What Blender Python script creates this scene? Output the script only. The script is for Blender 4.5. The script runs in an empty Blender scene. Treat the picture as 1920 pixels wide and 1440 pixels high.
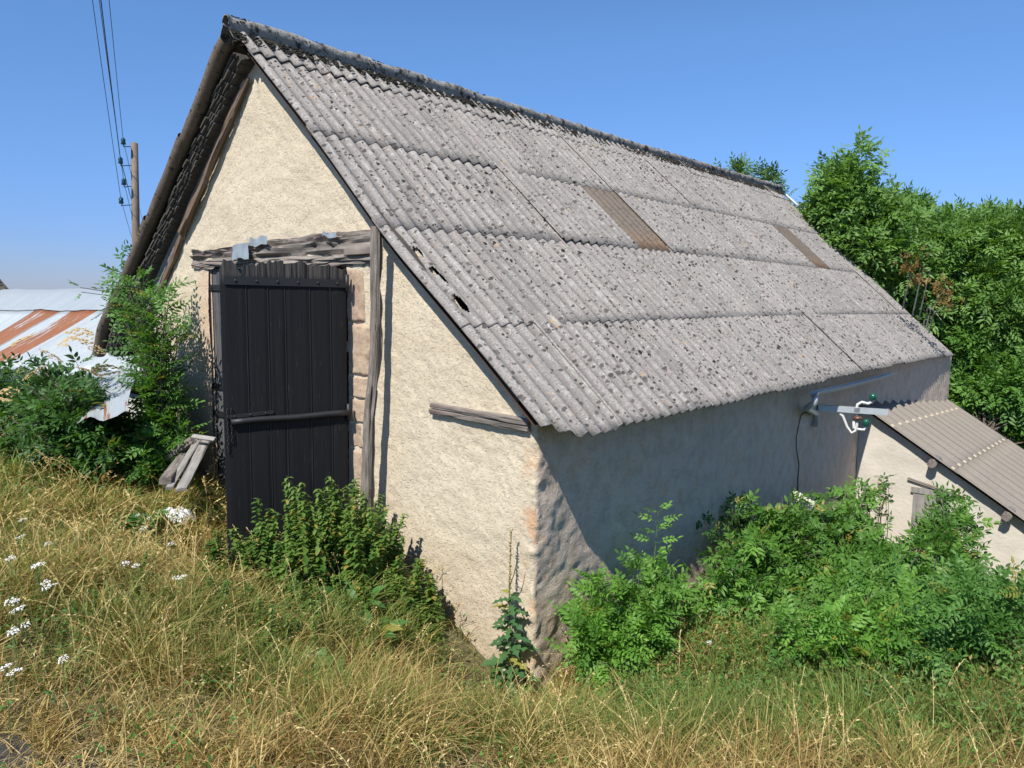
import bpy, math, random
import numpy as np
from mathutils import Vector, Matrix
R = math.radians
random.seed(7)
rng = np.random.default_rng(11)
S = bpy.context.scene
C = S.collection

# ------------------------------------------------------------------ camera, sky, sun
CAM = np.array([3.453, -4.685, 3.328])
YAW, PIT, ROL = 0.69404, -0.11755, 0.01292
_f = np.array([-math.sin(YAW) * math.cos(PIT), math.cos(YAW) * math.cos(PIT), math.sin(PIT)])
_r = np.cross(_f, [0, 0, 1]); _r /= np.linalg.norm(_r); _u = np.cross(_r, _f)
_R = _r * math.cos(ROL) + _u * math.sin(ROL); _U = -_r * math.sin(ROL) + _u * math.cos(ROL)
cd = bpy.data.cameras.new('camera'); cam = bpy.data.objects.new('camera', cd); C.objects.link(cam)
cam.matrix_world = Matrix(((_R[0], _U[0], -_f[0], CAM[0]), (_R[1], _U[1], -_f[1], CAM[1]), (_R[2], _U[2], -_f[2], CAM[2]), (0, 0, 0, 1)))
cd.sensor_width = 36; cd.lens = 27.0; cd.clip_end = 3000; cd.clip_start = 0.05
S.camera = cam
SUN = Vector((0.175, -0.81, 1.0)).normalized()          # direction towards the sun
w = bpy.data.worlds.new('World'); S.world = w; w.use_nodes = True
nt = w.node_tree; sky = nt.nodes.new('ShaderNodeTexSky'); sky.sky_type = 'NISHITA'
sky.sun_disc = False; sky.sun_elevation = math.asin(SUN.z); sky.sun_rotation = math.atan2(SUN.x, SUN.y)
sky.altitude = 200; sky.air_density = 1.0; sky.dust_density = 0.0; sky.ozone_density = 3.0
hs_ = nt.nodes.new('ShaderNodeHueSaturation'); hs_.inputs['Saturation'].default_value = 1.04; nt.links.new(sky.outputs[0], hs_.inputs['Color'])
# clear dry air: the yellowish rim that the sky model draws on the horizon is paler blue here, all the way round
tc_ = nt.nodes.new('ShaderNodeTexCoord'); sx = nt.nodes.new('ShaderNodeSeparateXYZ'); nt.links.new(tc_.outputs['Generated'], sx.inputs[0])
rp = nt.nodes.new('ShaderNodeValToRGB'); rp.color_ramp.elements[0].position = 0.0; rp.color_ramp.elements[0].color = (.36, .46, .86, 1)
rp.color_ramp.elements[1].position = .55; rp.color_ramp.elements[1].color = (.82, .94, 1.06, 1)
for p_, c_ in ((.06, (.42, .55, .96)), (.16, (.58, .75, 1.05)), (.30, (.72, .93, 1.17))): e_ = rp.color_ramp.elements.new(p_); e_.color = c_ + (1,)
nt.links.new(sx.outputs[2], rp.inputs[0])
ml = nt.nodes.new('ShaderNodeMix'); ml.data_type = 'RGBA'; ml.blend_type = 'MULTIPLY'; ml.inputs[0].default_value = 1
nt.links.new(hs_.outputs[0], ml.inputs[6]); nt.links.new(rp.outputs[0], ml.inputs[7])
bg = nt.nodes['Background']; nt.links.new(ml.outputs[2], bg.inputs[0]); bg.inputs[1].default_value = 0.10
sl = bpy.data.lights.new('sun', 'SUN'); sl.energy = 4.8; sl.angle = R(0.53); sl.color = (1, 0.955, 0.88)
so = bpy.data.objects.new('sun', sl); C.objects.link(so); so.rotation_euler = SUN.to_track_quat('Z', 'Y').to_euler()
S.view_settings.view_transform = 'Standard'; S.view_settings.look = 'None'
S.view_settings.exposure = 0.40; S.view_settings.gamma = 1; S.view_settings.use_curve_mapping = False
S.render.engine = 'CYCLES'
S.cycles.max_bounces = 6; S.cycles.transparent_max_bounces = 8

# ------------------------------------------------------------------ helpers
def V3(*a): return np.array(a, float)
def ray(u, v):
    d = _f * 1440 + _R * (u - 960) - _U * (v - 720); return d / np.linalg.norm(d)
def hit(u, v, ax, k):
    d = ray(u, v); return CAM + d * ((k - CAM[ax]) / d[ax])
def at_dist(u, v, D):
    d = ray(u, v); return CAM + d * (D / math.hypot(d[0], d[1]))

def _h(i, j, k, s):
    n = (i * 374761393 + j * 668265263 + k * 2147483647 + s * 974634777) & 0xFFFFFFFF
    n = ((n ^ (n >> 13)) * 1274126177) & 0xFFFFFFFF
    n = ((n ^ (n >> 15)) * 2246822519) & 0xFFFFFFFF
    return ((n ^ (n >> 16)) & 0xFFFF) / 65535.0
def noise(P, s=0):
    P = np.asarray(P, float); F = np.floor(P); f = P - F; F = F.astype(np.int64); f = f * f * (3 - 2 * f)
    o = 0
    for a in (0, 1):
        for b in (0, 1):
            for c in (0, 1):
                wgt = (f[..., 0] if a else 1 - f[..., 0]) * (f[..., 1] if b else 1 - f[..., 1]) * (f[..., 2] if c else 1 - f[..., 2])
                o = o + wgt * _h(F[..., 0] + a, F[..., 1] + b, F[..., 2] + c, s)
    return o * 2 - 1
def fbm(P, oct=3, s=0, gain=.5):
    o = 0; a = 1
    for k in range(oct): o = o + a * noise(P * 2 ** k, s + k); a *= gain
    return o

def tag(o, label=None, cat=None, group=None, kind=None):
    if label: o['label'] = label
    if cat: o['category'] = cat
    if group: o['group'] = group
    if kind: o['kind'] = kind
    return o
def empty(name, loc, label=None, cat=None, group=None):
    o = bpy.data.objects.new(name, None); C.objects.link(o); o.location = [float(q) for q in loc]
    o.empty_display_size = .2
    return tag(o, label, cat, group)
def link(name, me, parent=None, world=True):
    o = bpy.data.objects.new(name, me); C.objects.link(o)
    if parent is not None:
        o.parent = parent
        if world: o.matrix_parent_inverse = root_mat(parent).inverted()
    return o
def root_mat(p):
    m = p.matrix_basis.copy(); q = p
    while q.parent is not None:
        m = q.parent.matrix_basis @ q.matrix_parent_inverse @ m if False else (q.parent.matrix_basis @ (q.matrix_parent_inverse @ m)); q = q.parent
    return m
def mesh(name, V, F, mat=None, smooth=False, uv=None, col=None):
    """V (n,3); F list of tuples or (m,3|4) array; uv per vertex (n,2); col per vertex (n,3)"""
    me = bpy.data.meshes.new(name)
    V = np.asarray(V, np.float32)
    if isinstance(F, np.ndarray):
        k = F.shape[1]; m = len(F)
        me.vertices.add(len(V)); me.vertices.foreach_set('co', V.ravel())
        me.loops.add(m * k); me.polygons.add(m)
        me.loops.foreach_set('vertex_index', F.astype(np.int32).ravel())
        me.polygons.foreach_set('loop_start', np.arange(0, m * k, k, dtype=np.int32))
        me.update(calc_edges=True)
    else:
        me.from_pydata([tuple(map(float, v)) for v in V], [], [tuple(map(int, f)) for f in F]); me.update()
    if smooth: me.polygons.foreach_set('use_smooth', np.ones(len(me.polygons), bool))
    if uv is not None:
        li = np.zeros(len(me.loops), np.int32); me.loops.foreach_get('vertex_index', li)
        l = me.uv_layers.new(name='UVMap'); l.data.foreach_set('uv', np.asarray(uv, np.float32)[li].ravel())
    if col is not None:
        a = me.color_attributes.new('Col', 'FLOAT_COLOR', 'POINT')
        c4 = np.ones((len(V), 4), np.float32); c4[:, :3] = col; a.data.foreach_set('color', c4.ravel())
    if mat: me.materials.append(mat)
    return me
def grid_faces(nu, nv, off=0, flip=False):
    i, j = np.meshgrid(np.arange(nu - 1), np.arange(nv - 1), indexing='ij')
    a = i * nv + j; q = np.stack([a, a + nv, a + nv + 1, a + 1], -1).reshape(-1, 4)
    if flip: q = q[:, ::-1]
    return q + off
class MB:
    def __init__(s): s.V = []; s.F = []; s.UV = []; s.n = 0
    def add(s, V, F, uv=None):
        V = np.asarray(V, float); s.V.append(V); s.UV.append(np.asarray(uv, float) if uv is not None else V[:, :2] * 0 + V[:, [0, 2]])
        s.F += [tuple(int(k) + s.n for k in f) for f in F]; s.n += len(V); return s
    def box(s, o, ax, ay, az, lo, hi):
        """box in the frame o + x ax + y ay + z az"""
        o, ax, ay, az = map(np.asarray, (o, ax, ay, az))
        V = []; uv = []
        for z in (lo[2], hi[2]):
            for y in (lo[1], hi[1]):
                for x in (lo[0], hi[0]): V.append(o + ax * x + ay * y + az * z); uv.append((x + y, z))
        F = [(0, 2, 3, 1), (4, 5, 7, 6), (0, 1, 5, 4), (2, 6, 7, 3), (0, 4, 6, 2), (1, 3, 7, 5)]
        return s.add(V, F, uv)
    def tube(s, P, r, n=8, cap=True, squash=1):
        P = [np.asarray(p, float) for p in P]; m = len(P)
        rr = r if hasattr(r, '__len__') else [r] * m
        V = []; uv = []; L = 0; up = None
        for i, p in enumerate(P):
            t = P[min(i + 1, m - 1)] - P[max(i - 1, 0)]; t = t / (np.linalg.norm(t) + 1e-9)
            if up is None: up = np.array([0, 0, 1.]) if abs(t[2]) < .8 else np.array([1., 0, 0])
            b = np.cross(t, up); b /= np.linalg.norm(b) + 1e-9; up = np.cross(b, t)
            if i: L += np.linalg.norm(p - P[i - 1])
            for k in range(n):
                a = 2 * math.pi * k / n; V.append(p + rr[i] * (b * math.cos(a) + up * math.sin(a) * squash)); uv.append((k / n * 6.28 * .06, L))
        F = [(i * n + k, i * n + (k + 1) % n, (i + 1) * n + (k + 1) % n, (i + 1) * n + k) for i in range(m - 1) for k in range(n)]
        if cap: F += [tuple(range(n))[::-1], tuple(range((m - 1) * n, m * n))]
        return s.add(V, F, uv)
    def me(s, name, mat, smooth=False):
        return mesh(name, np.concatenate(s.V), s.F, mat, smooth, np.concatenate(s.UV))
    def build(s, name, mat, parent=None, smooth=False): return link(name, s.me(name, mat, smooth), parent)

def scatter(TV, TF, pos, ax, ay, az, sc):
    """copies of a template triangle mesh; axes (N,3)"""
    N = len(pos); n = len(TV)
    V = (TV[None, :, 0:1] * ax[:, None] + TV[None, :, 1:2] * ay[:, None] + TV[None, :, 2:3] * az[:, None]) * sc[:, None, None] + pos[:, None]
    F = TF[None] + (np.arange(N) * n)[:, None, None]
    return V.reshape(-1, 3), F.reshape(-1, 3)
def unit(a): return a / (np.linalg.norm(a, axis=-1, keepdims=True) + 1e-9)
def frames(dirs, ups):
    y = unit(dirs); x = unit(np.cross(y, ups)); z = np.cross(x, y); return x, y, z

# ------------------------------------------------------------------ materials
def M(name):
    m = bpy.data.materials.new(name); m.use_nodes = True
    t = m.node_tree; b = t.nodes['Principled BSDF']; return m, t, b
def N(t, ty, **k):
    n = t.nodes.new(ty)
    for a, v in k.items():
        if a.startswith('i_'): n.inputs[a[2:].replace('_', ' ')].default_value = v
        else: setattr(n, a, v)
    return n
def coord(t, which='Object', scale=(1, 1, 1)):
    tc = N(t, 'ShaderNodeTexCoord'); mp = N(t, 'ShaderNodeMapping'); mp.inputs['Scale'].default_value = scale
    t.links.new(tc.outputs[which], mp.inputs[0]); return mp.outputs[0]
def nz(t, vec, scale, detail=4, rough=.6, dist=0):
    n = N(t, 'ShaderNodeTexNoise'); n.inputs['Scale'].default_value = scale; n.inputs['Detail'].default_value = detail
    n.inputs['Roughness'].default_value = rough; n.inputs['Distortion'].default_value = dist
    t.links.new(vec, n.inputs['Vector']); return n.outputs['Fac']
def ramp(t, fac, stops, interp='LINEAR'):
    r = N(t, 'ShaderNodeValToRGB'); r.color_ramp.interpolation = interp; e = r.color_ramp.elements
    while len(e) < len(stops): e.new(.5)
    for k, (p, c) in enumerate(stops):
        e[k].position = p; e[k].color = tuple(c) + (1,) if hasattr(c, '__len__') else (c, c, c, 1)
    t.links.new(fac, r.inputs[0]); return r.outputs[0]
def mix(t, fac, a, b, mode='MIX'):
    m = N(t, 'ShaderNodeMix', data_type='RGBA', blend_type=mode)
    for i, v in ((0, fac), (6, a), (7, b)):
        if isinstance(v, bpy.types.NodeSocket): t.links.new(v, m.inputs[i])
        else: m.inputs[i].default_value = v if i == 0 else tuple(v) + (1,)
    return m.outputs[2]
def math_(t, op, a, b=None, clamp=False):
    m = N(t, 'ShaderNodeMath', operation=op, use_clamp=clamp)
    for s, v in zip(m.inputs, (a, b)):
        if v is None: continue
        if isinstance(v, bpy.types.NodeSocket): t.links.new(v, s)
        else: s.default_value = v
    return m.outputs[0]
def bump(t, b, h, strength=.5, dist=.01, prev=None):
    n = N(t, 'ShaderNodeBump'); n.inputs['Strength'].default_value = strength; n.inputs['Distance'].default_value = dist
    t.links.new(h, n.inputs['Height'])
    if prev is not None: t.links.new(prev, n.inputs['Normal'])
    t.links.new(n.outputs[0], b.inputs['Normal']); return n.outputs[0]
def sepz(t, vec):
    s = N(t, 'ShaderNodeSeparateXYZ'); t.links.new(vec, s.inputs[0]); return s.outputs
def setc(t, b, col): t.links.new(col, b.inputs['Base Color'])
def simple(name, col, rough=.6, metal=0, var=.25, scale=8, bumps=.3, bd=.005):
    m, t, b = M(name); v = coord(t); n = nz(t, v, scale)
    c = mix(t, n, tuple(k * (1 - var) for k in col), tuple(min(1, k * (1 + var)) for k in col)); setc(t, b, c)
    b.inputs['Roughness'].default_value = rough; b.inputs['Metallic'].default_value = metal
    bump(t, b, nz(t, v, scale * 6), bumps, bd); return m

def plaster_mat():
    m, t, b = M('lime_render'); v = coord(t)
    s = sepz(t, v)
    big = nz(t, v, 1.1, 5, .65); fine = nz(t, v, 26, 5, .7); med = nz(t, v, 6, 4, .6)
    cream = mix(t, ramp(t, big, [(.3, 0.), (.7, 1.)]), (.585, .495, .36), (.665, .58, .435))
    cream = mix(t, ramp(t, fine, [(.35, .28), (.6, 0.)]), cream, (.43, .35, .235))
    foot = math_(t, 'SUBTRACT', 1.08, math_(t, 'MULTIPLY', math_(t, 'ADD', s[2], math_(t, 'MULTIPLY', s[0], .30)), 1.6), True)
    cream = mix(t, math_(t, 'MULTIPLY', foot, ramp(t, big, [(.3, .2), (.6, .75)])), cream, (.42, .33, .24))
    # faint horizontal streaks and stains
    st = nz(t, coord(t, 'Object', (.5, .5, 3.2)), 1.6, 5, .7)
    cream = mix(t, ramp(t, st, [(.50, 0.), (.72, .5)]), cream, (.47, .37, .25))
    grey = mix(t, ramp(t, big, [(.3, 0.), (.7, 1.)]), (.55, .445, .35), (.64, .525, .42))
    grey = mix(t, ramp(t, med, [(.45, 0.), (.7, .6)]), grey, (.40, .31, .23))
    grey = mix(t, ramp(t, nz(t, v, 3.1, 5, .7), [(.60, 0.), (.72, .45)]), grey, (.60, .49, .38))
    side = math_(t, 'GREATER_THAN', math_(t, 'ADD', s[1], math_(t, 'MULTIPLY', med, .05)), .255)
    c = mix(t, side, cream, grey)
    # exposed pinkish sandstone along the corner and on the left jamb
    dx = math_(t, 'ABSOLUTE', math_(t, 'ADD', s[0], .37))
    edge = math_(t, 'SUBTRACT', 1.0, math_(t, 'MULTIPLY', dx, 6.5), True)
    pk = ramp(t, nz(t, v, 4.5, 5, .7), [(.50, 0.), (.60, 1.)])
    notside = math_(t, 'SUBTRACT', 1.0, math_(t, 'MULTIPLY', side, .65))
    c = mix(t, math_(t, 'MULTIPLY', math_(t, 'MULTIPLY', edge, pk), notside, True), c, (.60, .36, .20))
    dj = math_(t, 'ABSOLUTE', math_(t, 'ADD', s[0], 5.55))
    ej = math_(t, 'SUBTRACT', 1.0, math_(t, 'MULTIPLY', dj, 4.0), True)
    zb = math_(t, 'LESS_THAN', s[2], 3.6)
    c = mix(t, math_(t, 'MULTIPLY', math_(t, 'MULTIPLY', ej, zb), .55), c, (.56, .36, .25))
    rare = ramp(t, nz(t, v, 9, 3, .6), [(.73, 0.), (.76, .7)])
    c = mix(t, rare, c, (.50, .26, .14))
    setc(t, b, c); b.inputs['Roughness'].default_value = .95
    pit = ramp(t, nz(t, coord(t, 'Object', (1, 1, 1.6)), 30, 3, .6, .9), [(.34, 0.), (.44, 1.)])
    c = mix(t, math_(t, 'MULTIPLY', math_(t, 'SUBTRACT', 1.0, pit), .13), c, (.34, .27, .18)); setc(t, b, c)
    h = math_(t, 'ADD', nz(t, v, 44, 4, .7), math_(t, 'ADD', math_(t, 'MULTIPLY', nz(t, v, 14, 3, .6, 1.5), .9), math_(t, 'MULTIPLY', pit, .9)))
    bump(t, b, h, .62, .012); return m
def roof_mat(name='fibre_cement', tint=(1, 1, 1), dark=1.0):
    m, t, b = M(name)
    v = coord(t, 'UV'); oi = N(t, 'ShaderNodeObjectInfo').outputs['Random']
    cmb = N(t, 'ShaderNodeVectorMath', operation='ADD'); t.links.new(v, cmb.inputs[0])
    sc = N(t, 'ShaderNodeVectorMath', operation='SCALE'); t.links.new(oi, sc.inputs['Scale']); sc.inputs[0].default_value = (0, 0, 37)
    t.links.new(sc.outputs[0], cmb.inputs[1]); v = cmb.outputs[0]
    big = nz(t, v, 1.3, 5, .6); med = nz(t, v, 11, 5, .7); fine = nz(t, v, 60, 4, .7)
    k = dark
    c = mix(t, big, [k * q for q in (.285, .26, .232)], [k * q for q in (.375, .342, .31)])
    c = mix(t, ramp(t, oi, [(0., 0.), (1., .55)]), c, [k * q for q in (.21, .195, .175)])
    c = mix(t, ramp(t, nz(t, v, 5, 4, .7), [(.5, 0.), (.7, .45)]), c, [k * q for q in (.33, .26, .25)])
    c = mix(t, ramp(t, med, [(.53, 0.), (.66, .6)]), c, [k * q for q in (.47, .46, .43)])
    c = mix(t, ramp(t, fine, [(.42, .6), (.52, 0.)]), c, [k * q for q in (.13, .12, .11)])
    c = mix(t, ramp(t, nz(t, coord(t, 'UV', (6, .5, 1)), 2.0, 4, .7), [(.48, 0.), (.66, .6)]), c, [k * q for q in (.16, .15, .14)])
    c = mix(t, ramp(t, nz(t, coord(t, 'UV', (9, .7, 1)), 3.0, 4, .7), [(.56, 0.), (.68, .55)]), c, [k * q for q in (.48, .455, .43)])
    c = mix(t, ramp(t, nz(t, v, 34, 3, .6), [(.62, 0.), (.70, .8)]), c, [k * q for q in (.52, .52, .49)])
    c = mix(t, ramp(t, nz(t, v, 7, 3, .5), [(.70, 0.), (.74, .8)]), c, (.42, .27, .13))
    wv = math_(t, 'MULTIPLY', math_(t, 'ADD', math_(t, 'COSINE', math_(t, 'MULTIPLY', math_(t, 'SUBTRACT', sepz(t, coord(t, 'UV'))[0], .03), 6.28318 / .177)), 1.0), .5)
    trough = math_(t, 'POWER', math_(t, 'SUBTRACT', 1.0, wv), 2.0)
    c = mix(t, math_(t, 'MULTIPLY', trough, .62), c, [k * q for q in (.105, .095, .085)])  # trough dirt with shade painted into the colour, so the corrugation stands out
    # rounded lichen spots
    vo = N(t, 'ShaderNodeTexVoronoi', feature='F1'); vo.inputs['Scale'].default_value = 19; vo.inputs['Randomness'].default_value = 1
    dv = N(t, 'ShaderNodeVectorMath', operation='ADD'); t.links.new(v, dv.inputs[0])
    nn = N(t, 'ShaderNodeTexNoise'); nn.inputs['Scale'].default_value = 30; t.links.new(v, nn.inputs['Vector'])
    s2 = N(t, 'ShaderNodeVectorMath', operation='SCALE'); s2.inputs['Scale'].default_value = .03; t.links.new(nn.outputs['Color'], s2.inputs[0])
    t.links.new(s2.outputs[0], dv.inputs[1]); t.links.new(dv.outputs[0], vo.inputs['Vector'])
    sp = N(t, 'ShaderNodeSeparateColor'); t.links.new(vo.outputs['Color'], sp.inputs[0])
    th = math_(t, 'MULTIPLY', math_(t, 'SUBTRACT', sp.outputs[0], .22), ramp(t, nz(t, v, 1.7, 3), [(.35, .45), (.65, .72)]))
    spot = math_(t, 'LESS_THAN', vo.outputs['Distance'], th)
    c = mix(t, math_(t, 'MULTIPLY', spot, .88), c, mix(t, sp.outputs[1], [k * q for q in (.035, .030, .026)], [k * q for q in (.11, .095, .085)]))
    if tint != (1, 1, 1): c = mix(t, 1.0, c, tint, 'MULTIPLY')
    setc(t, b, c); b.inputs['Roughness'].default_value = .92
    h = math_(t, 'ADD', math_(t, 'MULTIPLY', med, .8), math_(t, 'ADD', fine, math_(t, 'MULTIPLY', spot, .5)))
    bump(t, b, h, .55, .006); return m
def wood_mat(name, a, bcol, c3, bumps=.8, rough=.85, sc=1.0):
    m, t, b = M(name)
    v = coord(t, 'UV', (38 * sc, 1.6 * sc, 1)); v2 = coord(t, 'UV', (9 * sc, .8 * sc, 1)); o = coord(t)
    n1 = nz(t, v, 1, 6, .7, .6); n2 = nz(t, v2, 1, 4, .6, .8); n3 = nz(t, o, 7, 4, .6)
    c = mix(t, ramp(t, n1, [(.35, 0.), (.65, 1.)]), a, bcol)
    c = mix(t, ramp(t, n2, [(.5, 0.), (.66, .8)]), c, c3)
    c = mix(t, ramp(t, n1, [(.30, .9), (.40, 0.)]), c, [q * .22 for q in a])
    c = mix(t, ramp(t, n3, [(.3, .35), (.6, 0.)]), c, [q * .5 for q in a])
    setc(t, b, c); b.inputs['Roughness'].default_value = rough
    h = math_(t, 'ADD', n1, math_(t, 'MULTIPLY', n2, .7)); bump(t, b, h, bumps, .012); return m
def paint_mat():
    m, t, b = M('black_paint'); v = coord(t, 'UV', (55, 1.3, 1)); o = coord(t)
    n1 = nz(t, v, 1, 6, .75, .4); oi = N(t, 'ShaderNodeObjectInfo').outputs['Random']
    s = sepz(t, o)
    c = mix(t, n1, (.004, .0045, .006), (.017, .018, .021))
    wear = ramp(t, nz(t, coord(t, 'UV', (130, 3.2, 1)), 1, 5, .75), [(.63, 0.), (.68, 1.)])
    msk = ramp(t, nz(t, o, 1.8, 4, .6), [(.38, .12), (.58, 1.)])
    c = mix(t, math_(t, 'MULTIPLY', wear, msk), c, (.16, .145, .125))
    # bare wood at the ragged heads of the planks
    top = math_(t, 'MULTIPLY', math_(t, 'SUBTRACT', s[2], 3.37), 9.0, True)
    c = mix(t, math_(t, 'MULTIPLY', top, ramp(t, n1, [(.40, 0.), (.60, .8)])), c, (.11, .10, .09))
    low = math_(t, 'MULTIPLY', math_(t, 'SUBTRACT', 1.05, s[2]), 2.6, True); c = mix(t, math_(t, 'MULTIPLY', low, ramp(t, nz(t, o, 6, 5, .7), [(.4, 0.), (.65, .55)])), c, (.085, .07, .055))
    setc(t, b, c); b.inputs['Roughness'].default_value = .6; b.inputs['Specular IOR Level'].default_value = .22
    bump(t, b, n1, .45, .006); return m
def leaf_mat(name, c1, c2, obj=True, trans=.35, rough=.5):
    m, t, b = M(name)
    if obj:
        f = N(t, 'ShaderNodeObjectInfo').outputs['Random']; c = mix(t, f, c1, c2); c = mix(t, ramp(t, f, [(.955, 0.), (.96, .8)]), c, (.34, .29, .06)); c = mix(t, ramp(t, f, [(.0, .45), (.12, 0.)]), c, tuple(q * .45 for q in c1))
    else:
        a = N(t, 'ShaderNodeAttribute', attribute_name='Col'); c = a.outputs['Color']
    g = N(t, 'ShaderNodeNewGeometry')
    n = nz(t, coord(t), 30, 2); c = mix(t, math_(t, 'MULTIPLY', n, .35), c, mix(t, 1.0, c, (.45, .5, .5), 'MULTIPLY'))
    setc(t, b, c); b.inputs['Roughness'].default_value = rough; b.inputs['Specular IOR Level'].default_value = .35
    tr = N(t, 'ShaderNodeBsdfTranslucent'); tc = mix(t, 1.0, c, (1.5, 1.55, .5), 'MULTIPLY'); t.links.new(tc, tr.inputs[0])
    ms = N(t, 'ShaderNodeMixShader'); ms.inputs[0].default_value = trans
    t.links.new(b.outputs[0], ms.inputs[1]); t.links.new(tr.outputs[0], ms.inputs[2])
    t.links.new(ms.outputs[0], t.nodes['Material Output'].inputs[0]); return m
def zinc_mat(name, rust=0.0):
    m, t, b = M(name); v = coord(t, 'UV'); o = coord(t)
    n = nz(t, coord(t, 'UV', (2.2, .8, 1)), 1.2, 5, .65); f = nz(t, v, 16, 4, .7)
    c = mix(t, n, (.29, .33, .35), (.43, .47, .49)); c = mix(t, ramp(t, f, [(.35, .35), (.55, 0.)]), c, (.25, .28, .30))
    if rust > 0:
        r = ramp(t, nz(t, coord(t, 'UV', (2.5, .9, 1)), 1.5, 6, .75), [(.62 - .3 * rust, 0.), (.68 - .3 * rust, 1.)])
        rc = mix(t, nz(t, v, 9, 5, .7), (.14, .045, .020), (.36, .15, .065)); c = mix(t, r, c, rc)
        b.inputs['Metallic'].default_value = 0.0
    setc(t, b, c); b.inputs['Roughness'].default_value = .55; b.inputs['Metallic'].default_value = .15
    bump(t, b, f, .2, .004); return m
def stone_mat():
    m, t, b = M('pink_sandstone'); v = coord(t); oi = N(t, 'ShaderNodeObjectInfo').outputs['Random']
    c = mix(t, oi, (.37, .26, .19), (.44, .335, .24)); n = nz(t, v, 5, 6, .7)
    c = mix(t, ramp(t, n, [(.46, 0.), (.60, .75)]), c, (.47, .37, .25))
    c = mix(t, ramp(t, nz(t, v, 17, 5, .7), [(.35, .6), (.5, 0.)]), c, (.27, .15, .10))
    setc(t, b, c); b.inputs['Roughness'].default_value = .93
    bump(t, b, math_(t, 'ADD', n, nz(t, v, 40, 4, .7)), .5, .012); return m
def ground_mat():
    m, t, b = M('dry_soil'); v = coord(t); n = nz(t, v, 1.2, 6, .7); f = nz(t, v, 22, 5, .75)
    c = mix(t, ramp(t, n, [(.35, 0.), (.65, 1.)]), (.075, .062, .032), (.17, .125, .065))
    c = mix(t, ramp(t, f, [(.42, 0.), (.62, .8)]), c, (.27, .20, .10))
    c = mix(t, ramp(t, nz(t, v, .02, 3), [(.3, .0), (.6, .7)]), c, (.07, .10, .03))
    setc(t, b, c); b.inputs['Roughness'].default_value = .97; bump(t, b, f, .9, .03); return m

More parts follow.
